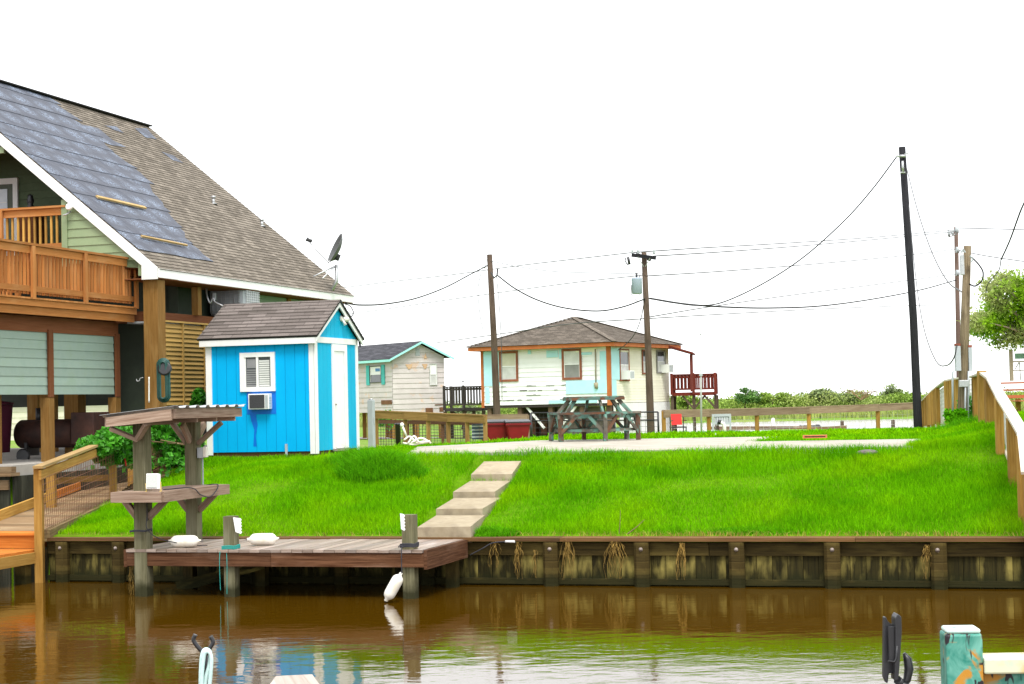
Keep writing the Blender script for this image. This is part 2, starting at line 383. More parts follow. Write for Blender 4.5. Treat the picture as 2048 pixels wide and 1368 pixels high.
# ------------------------------------------------------------ ground, water
def Lb(v): return -13.25 - .29 * np.clip(v, 0, 8)       # left edge of the lawn (foot of the ramp fence)
def T(u, v):
    u = np.asarray(u, float); v = np.asarray(v, float)
    z = .58 + .245 * np.clip(v, 0, 3.9)
    rt = sm(-2.0, -.2, u)
    z = z + rt * .22 * sm(2.5, 6.5, v)
    z = z + rt * .05 * sm(6, 10, v)
    z = z - .17 * sm(9.9, 11.6, -u) * sm(2.0, 6.0, v)
    kb = (1 - sm(.1, 2.8, u - Lb(v))) * (1 - sm(6.5, 9, v)); z = z * (1 - kb) + (.62 + .075 * v) * kb
    z = z - .13 * (1 - sm(.36, .50, np.abs(u + 7.45 + .08 * v))) * (1 - sm(3.6, 3.95, v))
    z = z - .40 * sm(15, 30, v) - .22 * sm(30, 60, v) - rt * .15 * sm(18, 34, v)
    vs = 93 - 43 * sm(-24, -15, u)
    z = z - 1.6 * sm(0, 6, v - vs) + 1.0 * sm(139, 146, v)
    slip = ((v < 4.0) & (u < Lb(v))) | ((v < 8.0) & (u < Lb(v)) & (u > -16.35))
    z = np.where(slip, -1.5, z); z = np.where((v >= 4) & (u <= -16.35) & (v < 17), 1.44, z)
    return np.where(v < -.02, -1.5, z)
def Tz(u, v): return float(T(u, v))
ug = np.unique(np.concatenate([-np.geomspace(24, 900, 26), np.arange(-24, -13.3, .25), [-13.28, -13.22], np.arange(-13.1, 8, .3), np.geomspace(8.2, 900, 30)]))
vg = np.unique(np.concatenate([[-60, -30, -10, -3, -.05, .0], np.arange(.15, 4, .25), [3.98, 4.02], np.arange(4.3, 8, .3), [7.98, 8.02], np.arange(8.5, 24, .6), np.arange(24, 48, 3), np.arange(48, 101, 1.5), np.arange(105, 138, 6), np.arange(138, 148, 1.), np.geomspace(150, 3000, 26)]))
U, V_ = np.meshgrid(ug, vg); Us = U - .29 * np.clip(V_, 0, 8); Z = T(Us, V_)
g = np.random.default_rng(3); Z = Z + np.where((V_ > .4) & (Z > 0) & (V_ < 90), .02 * (np.sin(Us * 1.7 + V_) + np.sin(V_ * 2.3 - Us * .8)), 0)
X = Us * CT + (V_ + V0) * ST; Y = -Us * ST + (V_ + V0) * CT
nv, nu = U.shape; idx = np.arange(nv * nu).reshape(nv, nu)
fc = np.stack([idx[:-1, :-1], idx[:-1, 1:], idx[1:, 1:], idx[1:, :-1]], -1).reshape(-1, 4)
gm = SOIL
gnd = npmesh('ground', np.stack([X, Y, Z], -1).reshape(-1, 3), fc, SOIL, None, None, 4)
gnd.data.materials.append(BANK)
gnd.data.polygons.foreach_set('material_index', (V_[:-1, :-1].ravel() > 15).astype(np.int32)); tag(gnd, None, None, kind='structure')

wm = bpy.data.materials.new('canal_water'); wm.use_nodes = True
n, l = wm.node_tree.nodes, wm.node_tree.links; b = n['Principled BSDF']
b.inputs['Base Color'].default_value = (.066, .031, .001, 1); b.inputs['Roughness'].default_value = .035; b.inputs['IOR'].default_value = 1.5
tc = n.new('ShaderNodeTexCoord')
def wnz(sc, st, det):
    mp = n.new('ShaderNodeMapping'); mp.inputs['Scale'].default_value = st; mp.inputs['Rotation'].default_value = (0, 0, R(-14)); l.new(tc.outputs['Object'], mp.inputs[0])
    z = n.new('ShaderNodeTexNoise'); z.inputs['Scale'].default_value = sc; z.inputs['Detail'].default_value = det; l.new(mp.outputs[0], z.inputs['Vector']); return z.outputs[0]
a1, a2, a3 = wnz(2.2, (1, 1.8, 1), 3), wnz(11, (1, 1.5, 1), 4), wnz(.35, (1, 1.4, 1), 2)
# wind patches: ripples are rougher in some areas
mr = n.new('ShaderNodeMapRange'); mr.inputs['From Min'].default_value = .4; mr.inputs['From Max'].default_value = .62; mr.inputs['To Min'].default_value = .25; mr.inputs['To Max'].default_value = 1.0; l.new(a3, mr.inputs[0])
b1 = n.new('ShaderNodeBump'); b1.inputs['Distance'].default_value = .0032; b1.inputs['Strength'].default_value = 1; l.new(a1, b1.inputs['Height'])
b2 = n.new('ShaderNodeBump'); b2.inputs['Distance'].default_value = .0011; l.new(mr.outputs[0], b2.inputs['Strength']); l.new(a2, b2.inputs['Height']); l.new(b1.outputs[0], b2.inputs['Normal'])
l.new(b2.outputs[0], b.inputs['Normal'])
wm2 = wm.copy(); wm2.name = 'channel_water'; wm2.node_tree.nodes['Principled BSDF'].inputs['Roughness'].default_value = .12
for x in wm2.node_tree.nodes:
    if x.type == 'BUMP': x.inputs['Distance'].default_value *= 14
for nm, va, vb, mm in (('water', -60, 40, wm), ('channel_water', 40, 900, wm2)):
    mb = MB(); mb.poly([W(-900, va, 0), W(900, va, 0), W(900, vb, 0), W(-900, vb, 0)]); wo = mb.build(nm, mm); tag(wo, None, None, kind='structure')

# concrete patio, steps
def slab_uv(pts, z0, z1, dz=0):
    mb = MB(); mb.slab([W(u, v, z0) for u, v in pts], (0, 0, z1 - z0)); return mb
mb = slab_uv([(-9.35, 3.95), (-1.65, 3.95), (-1.65, 8.1), (-4.6, 8.1), (-4.6, 11.5), (-9.35, 11.5), (-10.6, 8.0)], 1.30, 1.585)
tag(mb.build('patio', CONC), None, None, kind='structure')
mb = slab_uv([(-40, 4.0), (-40, 17), (-16.6, 17), (-16.35, 8.0), (-16.35, 4.0)], 1.30, 1.48)
tag(mb.build('house_pad', CONCD), None, None, kind='structure')
steps = [((834, 1055), (941, 1053), (872, 1031), (970, 1030), 22.95, 23.85, 'lowest'), ((872, 1018), (965, 1017), (908, 996), (1003, 995), 23.95, 24.75, 'second'),
         ((906, 984), (990, 983), (940, 962), (1022, 961), 24.85, 25.7, 'third'), ((942, 949), (1024, 948), (968, 923), (1042, 922), 25.8, 26.55, 'topmost')]
slbl = {'lowest': 'lowest concrete step, just above the bulkhead and dock', 'second': 'second concrete step from the bottom of the lawn stairs',
        'third': 'third concrete step from the bottom, with brown leaves at its left edge', 'topmost': 'topmost concrete step, directly below the patio edge'}
for a, b_, c, d, D0, D1, k in steps:
    pts = [at(*a, D0), at(*b_, D0 - .25), at(*d, D1 - .2), at(*c, D1)]
    mb = MB(); mb.slab([p - Vector((0, 0, .28)) for p in pts], (0, 0, .28)); solo(mb, 'concrete_step', CONCS, slbl[k], 'step', 'concrete steps up the lawn')
STEPQ = [[UV(at(*p, D)) for p, D in ((s[0], s[4]), (s[1], s[4] - .25), (s[3], s[5] - .2), (s[2], s[5]))] for s in steps]

# ------------------------------------------------------------ grass blades
FENCE_R = [(2047, 1042, 21.4), (2026, 973, 22.9), (2001, 916, 24.2), (1981, 870, 29), (1967, 862, 31), (1952, 852, 35), (1917, 849, 38.5), (1895, 846, 42), (1877, 847, 47), (1866, 849, 51.5), (1857, 850, 56), (1844, 853, 66)]
fr_uv = [UV(at(*p)) for p in FENCE_R]
def blades(name, u, v, ln, wd, m, z=None, seed=1, lean=.75, uvspace=True):
    g = np.random.default_rng(seed); n = len(u); z = T(u, v) if z is None else z
    x = u * CT + (v + V0) * ST; y = -u * ST + (v + V0) * CT
    a = g.random(n) * 6.283; dx, dy = np.cos(a) * wd / 2, np.sin(a) * wd / 2
    b = g.random(n) * 6.283; le = ln * lean * g.random(n) * 1.3
    A = np.stack([x - dx, y - dy, z - .01], 1); B = np.stack([x + dx, y + dy, z - .01], 1)
    M1 = np.stack([x + np.cos(b) * le * .35, y + np.sin(b) * le * .35, z + ln * .62], 1); d = np.stack([dx, dy, dx * 0], 1) * .7
    C = np.stack([x + np.cos(b) * le, y + np.sin(b) * le, z + ln], 1)
    v_ = np.stack([A, B, M1 + d, M1 - d, C], 1).reshape(-1, 3); k = np.arange(n)[:, None] * 5
    f = np.concatenate([k + [0, 1, 2], k + [0, 2, 3], k + [3, 2, 4]], 1).reshape(-1, 3)
    return npmesh(name, v_, f, m, np.repeat(g.random(n), 3), None, 3)
def inpoly(u, v, P):
    r = np.zeros(len(u), bool); j = len(P) - 1
    for i in range(len(P)):
        (x1, y1), (x2, y2) = P[i], P[j]; c = ((y1 > v) != (y2 > v)) & (u < (x2 - x1) * (v - y1) / (y2 - y1 + 1e-12) + x1); r ^= c; j = i
    return r
def keep(u, v):
    jg = np.random.default_rng(len(u)); ju, jv = jg.normal(size=len(u)) * .035, jg.normal(size=len(u)) * .035; uu, u = u, u + ju; vv, v = v, v + jv
    k = ~inpoly(u, v, [(-9.35, 4.0), (-1.75, 3.98), (-1.75, 8.0), (-4.7, 8.05), (-4.7, 11.4), (-9.3, 11.4), (-10.55, 8.0)])
    for q in STEPQ: k &= ~inpoly(u, v, q)
    k &= u > Lb(v) + .12
    return k
g = np.random.default_rng(11)
def scatter(u0, u1, v0, v1, dens, seed):
    g = np.random.default_rng(seed); n = int((u1 - u0) * (v1 - v0) * dens); u = u0 + (u1 - u0) * g.random(n); v = v0 + (v1 - v0) * g.random(n); k = keep(u, v); return u[k], v[k]
parts = [scatter(-15, 2.2, .17, 4.6, 3600, 1), scatter(-15.6, 3.5, 4.6, 9, 1400, 2), scatter(-14, 6, 9, 17, 380, 3), scatter(-12, 9, 17, 26, 120, 4)]
u = np.concatenate([p[0] for p in parts]); v = np.concatenate([p[1] for p in parts]); g = np.random.default_rng(5)
clump = .5 + .5 * np.sin(u * 2.1 + 1.3 * np.sin(v * 1.7)) * np.sin(v * 2.6 + np.sin(u * 3.1)); ln = (.045 + .055 * g.random(len(u))) * (.62 + .75 * clump) * (1 + .5 * (g.random(len(u)) > .985))
ln *= 1 + .9 * np.exp(-((v - 4.0) / .35) ** 2) * (u > -9.5) * (u < -1.9) * .3 + .25 * sm(-3, -1, u)
wd = np.where(v < 4.6, .0065, np.where(v < 9, .012, .03)) * (.7 + .6 * g.random(len(u)))
tag(blades('lawn_grass', u, v, ln, wd, GRASS, seed=6), None, None, kind='stuff')
# tall tufts: by the shed door, at the foot of the steps, along the patio edge
def cl(cx, cy, D, ru, rv, n, L, seed):
    g = np.random.default_rng(seed); uc, vc = UV(at(cx, cy, D)); a = g.random(n) * 6.283; r = np.sqrt(g.random(n)); return uc + ru * r * np.cos(a), vc + rv * r * np.sin(a), L * (1.05 - r * .6) * (.6 + .5 * g.random(n))
cs = [cl(755, 903, 26.3, .62, .5, 5200, .46, 1), cl(705, 905, 27.2, .45, .4, 1500, .26, 2), cl(812, 902, 26, .35, .3, 1200, .28, 3), cl(975, 1062, 22.9, .42, .17, 2200, .13, 4), cl(925, 1066, 22.75, .2, .1, 600, .1, 5),
      cl(1500, 1064, 22.0, .7, .12, 1200, .09, 8), cl(1925, 856, 34, .7, .5, 1500, .32, 9), cl(1180, 912, 25.9, 1.3, .15, 1500, .12, 10)]
u = np.concatenate([c[0] for c in cs]); v = np.concatenate([c[1] for c in cs]); ln = np.concatenate([c[2] for c in cs])
tag(blades('tall_grass_tufts', u, v, ln, .009 * np.ones(len(u)), GRASSD, seed=8, lean=.95), None, None, kind='stuff')

g = np.random.default_rng(19); n_ = 5200; u = -13 + 15 * g.random(n_); v = .10 + .20 * g.random(n_) ** 1.5; dens = .5 + .5 * np.sin(u * 1.9) * np.sin(u * .73 + 1); k = (g.random(n_) < .25 + .75 * dens * sm(-6.5, -4, u)) & ~((u > -7.9) & (u < -6.9))
DRYG = mat('dry_grass', (.26, .24, .04), (.42, .34, .08), scale=5, rough=.9, rnd=.35, trans=.2, spec=.05)
tag(blades('dry_grass_edge', u[k], v[k], .03 + .05 * g.random(k.sum()), .008 * np.ones(k.sum()), DRYG, seed=20, lean=1.6, z=np.full(k.sum(), .612)), None, None, kind='stuff')
# ------------------------------------------------------------ bulkhead
bk = thing('bulkhead', 'dark stained timber bulkhead holding back the lawn above the canal', 'retaining wall', W(-13.2, 0, 0), -TH)
mb = MB(); x = 0.0
while x < 18.5:
    wd = .19; mb.box(x, x + wd - .006, -.045 + rng.uniform(-.004, .004), -.012, -.9, .53); x += wd
pl = mb.build('planks', BULK, bk)
mb = MB(); mb.box(0, 18.5, -.012, .0, -.9, .5); mb.build('backing', DARKIN, bk)
for a in range(5):
    mb = MB(); mb.box(a * 3.7, a * 3.7 + 3.694, -.17, .13, .565, .61); mb.build('cap_board', BCAP, bk)
for a in range(4):
    mb = MB(); mb.box(a * 4.65, a * 4.65 + 4.64, -.085, -.047, .385, .545); mb.build('wale', BPOST, bk)
mb = MB(); mb.box(0, 18.5, -.105, -.047, .02, .09); mb.build('low_wale', BPOST, bk)
pus = [hitv(px, 1125, -.12).x + 13.2 for px in (125, 238, 1102, 1284, 1474, 1665, 1878)] + [3.2, 4.4, 5.6, 14.3, 15.5, 16.7, 17.9]
for pu in pus:
    mb = MB(); mb.slab([(pu - .095, -.087, -1), (pu + .095, -.087, -1), (pu + .095, -.15, -1), (pu + .055, -.20, -1), (pu - .055, -.20, -1), (pu - .095, -.15, -1)], (0, 0, 1.555))
    p = mb.build('post', BPOST, bk)
    mb = MB(); M = Matrix.Rotation(R(90), 4, 'X'); mb.lathe([(.026, 0), (.026, .006), (.013, .01), (.013, .022), (.004, .026)], 12, (pu + rng.uniform(-.01, .01), -.20, .47), M); mb.build('bolt', STEEL, p)
# roots hanging over the wall
RT = [(990, 1082, 1135, 26, 10, 'short sparse pale roots hanging over the bulkhead beside the dock'), (1038, 1085, 1158, 22, 14, 'narrow ochre root bundle, second right of the dock'),
      (1070, 1100, 1156, 14, 6, 'thin straggling roots near the first right-hand piling'), (1135, 1080, 1160, 30, 20, 'thick ochre root bundle just right of the first piling'),
      (1231, 1082, 1158, 42, 24, 'widest tangled root bundle between the first two right-hand pilings'), (1364, 1086, 1160, 28, 20, 'rusty ochre root bundle right of the second piling'),
      (1855, 1090, 1158, 26, 14, 'dry reddish root bundle beside the rightmost piling'), (262, 1108, 1190, 10, 10, 'dry roots dangling at the left end of the dock')]
for px, y0, y1, wpx, nn, lb in RT:
    mb = MB(); vv = -.12 if px > 300 else -1.6
    for i in range(nn):
        x = rng.uniform(-.22, .22) * wpx; e = rng.uniform(.35, 1) if i > 2 else 1; pts = []
        s2 = rng.uniform(-.9, .9) * wpx * .5
        for k in range(7):
            t = k / 6; xx = px + x + (s2 - x * .2) * math.sin(t * 2.2) + rng.uniform(-2.2, 2.2) * (k > 0) ; yy = y0 + (y1 - y0) * t * e
            h = hitv(xx, yy, vv - rng.uniform(0, .06)); pts.append(W(h.x, h.y, h.z))
        mb.tube(cr_curve(pts, 3), rng.uniform(.002, .0048), 4, .0012)
    solo(mb, 'hanging_roots', ROOTM, lb, 'roots', 'roots hanging over the bulkhead')

# ------------------------------------------------------------ dock
dk = thing('dock', 'low weathered plank dock jutting from the bulkhead on square posts', 'dock', W(-7.07, -1.75, 0), -TH)
Ld = 3.98
mb = MB(); x = -Ld
while x < -.01:
    wd = min(.142, -x); mb.box(x, x + wd - .007, -.02, 1.58 + (-.02 if 0 else 0), .558, .595 + rng.uniform(-.003, .003)); x += .142
mb.build('decking', DECK, dk)
mb = MB(); mb.box(-Ld, -2.0, .0, .045, .385, .552); mb.box(-1.995, 0, .0, .045, .385, .552); mb.build('front_fascia', DFAS, dk)
mb = MB(); mb.box(.002, .045, .0, 1.58, .36, .59); mb.build('side_fascia', DFAS, dk)
mb = MB(); mb.box(-Ld - .045, -Ld - .002, .0, 1.58, .37, .59); mb.build('side_fascia', DFAS, dk)
mb = MB()
for x in (-3.3, -2.4, -1.5, -.7): mb.box(x, x + .045, .05, 1.57, .38, .553)
mb.build('joists', DFAS, dk)
for px, top, sz in ((462, 1.0, .145), (819, 1.01, .15)):
    h = hitv(px, 1060, -1.63); lx = h.x + 7.07
    mb = MB(); mb.box(lx - sz / 2, lx + sz / 2, .05, .05 + sz, -1.2, top); p = mb.build('post', GPOST, dk)
for lx in (-3.8, -2.75, -.1):
    mb = MB(); mb.box(lx - .07, lx + .07, 1.3, 1.44, -1.2, .55); mb.build('post', BPOST, dk)
mb = MB(); mb.beam((-3.75, .9, .02), (-2.5, .9, .34), .04, .14); mb.build('brace', BULK, dk)

def fender(name, label, c, ax, L=.40, r=.075, m=WHITEP):
    t = thing(name, label, 'boat fender', c, 0, 'white boat fenders')
    ax = Vector(ax).normalized(); q = ax.to_track_quat('Z', 'Y').to_matrix().to_4x4()
    prof = [(.012, -L / 2 - .03), (.024, -L / 2 - .02), (.024, -L / 2), (r * .72, -L / 2 + .025), (r * .94, -L / 2 + .05), (r, -L / 2 + .085), (r, L / 2 - .085), (r * .94, L / 2 - .05), (r * .72, L / 2 - .025), (.02, L / 2), (.02, L / 2 + .02), (.012, L / 2 + .03)]
    mb = MB(); mb.lathe(prof, 20, (0, 0, 0), q); mb.build('body', m, t)
    for s in (-1, 1):
        mb = MB(); pts = [(0.018 * math.cos(a), 0, s * (L / 2 + .02) + s * .018 * math.sin(a)) for a in [i * math.pi / 4 for i in range(9)]]
        mb.tube([q @ Vector(p) for p in pts], .006, 6); mb.build('rope_eye', ROPE, t)
    return t
h = hitz(368, 1095, .60); fender('boat_fender', 'white boat fender lying on the dock beside the cleaning stand', h + Vector((0, .05, .075)), (1, -.1, 0), .37)
h = hitz(525, 1091, .60); fender('boat_fender', 'white boat fender lying mid-dock beside the left mooring post', h + Vector((0, .05, .075)), (1, .08, 0), .35)
c = at(787, 1174, 20.85); fender('boat_fender', 'white boat fender hanging into the water from the dock corner', c, (.50, 0, .86), .33, .07)
def rope(name, label, pts, r, m, cat='rope', group=None, k=6):
    mb = MB(); mb.tube(cr_curve(pts, k), r, 6); return solo(mb, name, m, label, cat, group)
rope('hanging_rope', 'black rope tying the hanging fender to the corner post', [at(803, 1096, 20.9), at(803, 1102, 20.85), at(803, 1130, 20.85), at(804, 1150, 20.85)], .006, ROPE)
def ring(cx, cy, D, hw, hv, z=0, n=4, r=.006, dz=.012):
    P = []
    uc, vc = UV(at(cx, cy, D)); zc = at(cx, cy, D).z
    for i in range(n * 12 + 1):
        a = i / 12 * 2 * math.pi + .78; m_ = 1 / max(abs(math.cos(a)), abs(math.sin(a))); P.append(W(uc + hw * math.cos(a) * m_, vc + hv * math.sin(a) * m_, zc + dz * i / 12 + .004 * math.sin(3 * a)))
    return P
mb = MB(); mb.tube(ring(462, 1098, 21.9, .085, .085), .006, 5)
mb.tube(cr_curve([at(440, 1102, 21.85), at(439, 1125, 21.8), at(440, 1160, 21.8), at(441, 1180, 21.8)]), .004, 5); mb.tube(cr_curve([at(453, 1100, 21.85), at(454, 1130, 21.8), at(454, 1188, 21.8)]), .004, 5)
solo(mb, 'mooring_line', TEAL, 'teal line wrapped round the left mooring post and trailing down', 'rope')
mb = MB(); mb.tube(ring(819, 1094, 21.2, .088, .088), .007, 5); mb.tube(cr_curve([at(806, 1094, 21.1), at(800, 1091, 21.1), at(797, 1094, 21.05)]), .008, 5)
solo(mb, 'mooring_line', ROPE, 'black line knotted round the right mooring post', 'rope')
for px, x0, x1, y0, y1, lb in ((462, 466, 481, 1035, 1068, 'white plastic cleat strap on the left mooring post'), (819, 800, 808, 1027, 1062, 'white plastic cleat strap on the right mooring post')):
    D = 21.85 if px < 500 else 21.05
    mb = MB(); A, B = at(x0, y0, D), at(x1, y0 + 2, D); C_, E = at(x1 + 1, y1, D), at(x0 + (5 if px < 500 else 2), y1 - 4, D)
    mb.slab([A, B, C_, E], (0, .03, 0)); 
    for i in range(5):
        t = (i + .5) / 5; p = B.lerp(C_, t); mb.ball(p + Vector((0, .01, 0)), .012, .012, .012, 8, 5)
    solo(mb, 'cleat_strap', WHITE, lb, 'strap', 'white cleat straps on the dock posts')

# ------------------------------------------------------------ fish cleaning stand with metal roof
ks = thing('cleaning_stand', 'wooden fish cleaning stand with corrugated metal roof on the dock', 'cleaning stand', W(-10.85, -1.68, .6), -TH)
for ly, sz, zb in ((0, .17, -1.8), (1.40, .16, -.02)):
    mb = MB(); mb.box(-sz / 2, sz / 2, ly - sz / 2, ly + sz / 2, zb, 1.62 + .02 * ly); mb.build('post', GPOST, ks)
# table
zt = .73
mb = MB(); 
for i in range(4): mb.box(-.23 + i * .165, -.23 + i * .165 + .16, -.33, 1.52, zt - .04, zt)
mb.build('tabletop', STAND, ks)
for nm, b_ in (('table_edge', (-.25, .45, -.37, -.332)), ('table_edge', (.435, .475, -.33, 1.52)), ('table_edge', (-.27, -.232, -.33, 1.52))):
    mb = MB(); mb.box(*b_, zt - .13, zt - .002); mb.build(nm, STAND, ks)
for ly in (0, 1.40):
    for s in (-1, 1):
        mb = MB(); mb.beam((s * .08, ly, zt - .34), (s * .29 + .03, ly, zt - .12), .07, .075); mb.build('brace', STAND, ks)
# roof: board frame and corrugated sheet, rising to the right
def zr(x): return 1.70 + .085 * (x + .28) / .9
x0, x1, y0, y1 = -.28, .62, -.36, 1.55
mb = MB(); mb.slab([(x0, y0, zr(x0) - .03), (x1, y0, zr(x1) - .03), (x1, y0, zr(x1) - .17), (x0, y0, zr(x0) - .15)], (0, -.04, 0)); mb.build('roof_board', STAND, ks)
mb = MB(); mb.slab([(x1, y0, zr(x1) - .03), (x1, y1, zr(x1) - .03), (x1, y1, zr(x1) - .15), (x1, y0, zr(x1) - .15)], (.04, 0, 0)); mb.build('roof_board', STAND, ks)
mb = MB(); mb.slab([(x0, y0, zr(x0) - .03), (x0, y1, zr(x0) - .03), (x0, y1, zr(x0) - .15), (x0, y0, zr(x0) - .15)], (-.04, 0, 0)); mb.build('roof_board', STAND, ks)
mb = MB()
for ly in (.3, .85, 1.4): mb.box(x0 + .002, x1 - .002, ly, ly + .04, 1.58, 1.66)
mb.build('rafters', STAND, ks)
mb = MB(); n = 64
for i in range(n):
    ya, yb = y0 - .06 + (y1 - y0 + .1) * i / n, y0 - .06 + (y1 - y0 + .1) * (i + 1) / n
    fa, fb = (.028 if (i // 3) % 3 == 0 else 0), (.028 if ((i + 1) // 3) % 3 == 0 else 0)
    q = [(x0 - .08, ya, zr(x0 - .08) + fa), (x1 + .08, ya, zr(x1 + .08) + fa), (x1 + .08, yb, zr(x1 + .08) + fb), (x0 - .08, yb, zr(x0 - .08) + fb)]
    mb.slab([(a, b2, c - .025) for a, b2, c in q], (0, 0, .004))
mb.build('corrugated_sheet', METAL, ks)
for s in (-1, 1):
    mb = MB(); mb.beam((0, -.12, 1.38), (s * .26, -.34, zr(s * .26) - .17), .045, .10, (0, 1, 0)); mb.build('brace', STAND, ks)
    mb = MB(); mb.beam((.0, 1.4 + s * .08, 1.32), (.0, 1.43 + s * .08 + s * .24 + 0, 1.55), .05, .09, (0, 1, 0)); mb.build('brace', STAND, ks)
    mb = MB(); mb.beam((s * .08, 1.40, 1.28), (s * .36 + .05, 1.43, 1.56), .05, .09, (0, 1, 0)); mb.build('brace', STAND, ks)
bx = thing('outlet_box', 'grey weatherproof outlet box with conduit on the back post of the cleaning stand', 'electrical box', W(-10.71, -.28, 1.75), -TH)
mb = MB(); mb.box(-.05, .03, -.06, .04, -.06, .08); mb.build('box', GREYP, bx, bevel=.006)
mb = MB(); mb.box(.03, .075, -.05, .03, -.05, .09); mb.build('cover', WHITEP, bx, bevel=.006)
mb = MB(); mb.tube([(0, 0, -.06), (0, 0, -.42), (.01, 0, -.44)], .012, 8); mb.build('conduit', GREYP, bx)
# flood light on the table
fl = thing('flood_light', 'white square flood light on a metal bracket at the stand table', 'lamp', W(-10.55, -1.95, 1.33), -TH)
mb = MB(); mb.slab([(-.10, -.02, .035), (.07, -.02, .035), (.04, .05, .225), (-.13, .05, .225)], (.01, .045, -.012)); hd = mb.build('housing', WHITE, fl, bevel=.006)
mb = MB(); mb.slab([(-.085, -.026, .052), (.055, -.026, .052), (.03, .038, .208), (-.11, .038, .208)], (-.001, -.004, .002)); mb.build('lens', mat('lens', (.42, .46, .42), (.52, .55, .5), scale=60, rough=.2), hd)
mb = MB(); mb.tube([(.085, .02, .12), (.10, .0, .0), (.10, -.03, .0)], .008, 6); mb.build('bracket', mat('brass', (.5, .36, .1), (.6, .45, .15), rough=.5, metal=.5), fl); mb = MB(); mb.tube([(-.12, .02, .10), (-.10, .0, .0), (-.10, -.03, .0)], .008, 6); mb.build('bracket', mat('brass', (.5, .36, .1), (.6, .45, .15), rough=.5, metal=.5), fl)
rope('power_cord', 'black cord drooping along the stand table and down its front post', [W(-10.72, -.3, 1.32), W(-10.38, -.5, 1.34), W(-10.36, -.75, 1.20), W(-10.36, -1.05, 1.24), W(-10.36, -1.3, 1.34), W(-10.55, -1.7, 1.34)], .007, ROPE)
mb = MB(); mb.tube(ring(282, 1063, 22.2, .10, .10, n=2), .007, 5)
mb.tube(cr_curve([W(-10.75, -1.77, 1.0), W(-10.74, -1.78, .85), W(-10.6, -1.7, .72), W(-10.3, -1.5, .63), W(-10.1, -1.4, .615)]), .006, 5); mb.tube(cr_curve([W(-10.745, -1.77, 1.19), W(-10.74, -1.78, 1.05), W(-10.74, -1.78, .95)]), .006, 5)
solo(mb, 'tied_cord', ROPE, 'black cord tied round the front post of the cleaning stand', 'rope')

# ------------------------------------------------------------ left: raised house
def toloc(root, P):
    return (Matrix.Translation(root.location) @ root.rotation_euler.to_matrix().to_4x4()).inverted() @ P
hs = thing('stilt_house', 'large green sided house on brown piles with a steep partly stripped shingle roof', 'house', W(-15.74, 8.08, 0), -TH)
SLp = math.atan(4.48 / 5.45); EZ = 5.02; RX = -5.45; RL = 9.85
et = Vector((-math.cos(SLp), 0, math.sin(SLp))); nr = Vector((math.sin(SLp), 0, math.cos(SLp))); SLEN = 5.45 / math.cos(SLp)
def rz_(x): return EZ + math.tan(SLp) * min(-x, x - 2 * RX)
mb = MB(); mb.slab([(0, 0, EZ), (0, RL, EZ), (RX, RL, rz_(RX)), (RX, 0, rz_(RX))], nr * -.14); mb.slab([(2 * RX, 0, EZ), (2 * RX, RL, EZ), (RX, RL, rz_(RX)), (RX, 0, rz_(RX))], (-nr.x * -.14, 0, -nr.z * .14)); mb.build('roof_deck', DARKIN, hs)
mb = MB()
roof_plane(mb, [(-.03, -.04), (RL + .03, -.04), (RL + .03, SLEN), (-.03, SLEN)], Vector((0, 0, EZ)) + nr * .012, (0, 1, 0), et, nr, .12, .009)
roof_plane(mb, [(-.03, -.04), (RL + .03, -.04), (RL + .03, SLEN), (-.03, SLEN)], Vector((2 * RX, 0, EZ)) + Vector((-nr.x, 0, nr.z)) * .012, (0, 1, 0), Vector((-et.x, 0, et.z)), Vector((-nr.x, 0, nr.z)))
roof = mb.build('roof', SH_BIG, hs)
mb = MB(); mb.beam((RX, -.04, rz_(RX) + .03), (RX, RL + .04, rz_(RX) + .03), .22, .03); mb.build('ridge_cap', DARKIN, roof)
# felt underlayment laid in overlapping rows
fm = bpy.data.materials.new('roofing_felt'); fm.use_nodes = True; n, l = fm.node_tree.nodes, fm.node_tree.links; b = n['Principled BSDF']
tc = n.new('ShaderNodeTexCoord'); mp = n.new('ShaderNodeMapping'); mp.inputs['Scale'].default_value = (1.25, 1.9, 1); l.new(tc.outputs['UV'], mp.inputs[0])
vo = n.new('ShaderNodeTexVoronoi'); vo.inputs['Scale'].default_value = 1.0; vo.inputs['Randomness'].default_value = .25; l.new(mp.outputs[0], vo.inputs['Vector'])
m3 = n.new('ShaderNodeMapping'); m3.inputs['Scale'].default_value = (9, 26, 1); m3.inputs['Rotation'].default_value = (0, 0, .5); l.new(tc.outputs['UV'], m3.inputs[0])
nz = n.new('ShaderNodeTexNoise'); nz.inputs['Scale'].default_value = 1.3; nz.inputs['Detail'].default_value = 3; nz.inputs['Distortion'].default_value = 2.2; l.new(m3.outputs[0], nz.inputs['Vector'])
r1 = n.new('ShaderNodeMapRange'); r1.inputs['From Min'].default_value = .52; r1.inputs['From Max'].default_value = .12; l.new(vo.outputs['Distance'], r1.inputs[0])
r2 = n.new('ShaderNodeMapRange'); r2.inputs['From Min'].default_value = .52; r2.inputs['From Max'].default_value = .58; l.new(nz.outputs[0], r2.inputs[0])
mu = n.new('ShaderNodeMath'); mu.operation = 'MULTIPLY'; l.new(r1.outputs[0], mu.inputs[0]); l.new(r2.outputs[0], mu.inputs[1])
m4 = n.new('ShaderNodeMath'); m4.operation = 'MULTIPLY'; m4.inputs[1].default_value = 1.0; l.new(mu.outputs[0], m4.inputs[0])
xx = n.new('ShaderNodeMix'); xx.data_type = 'RGBA'; l.new(m4.outputs[0], xx.inputs['Factor']); xx.inputs['A'].default_value = (.05, .056, .078, 1); xx.inputs['B'].default_value = (.27, .34, .46, 1)
l.new(xx.outputs['Result'], b.inputs['Base Color']); b.inputs['Roughness'].default_value = .6
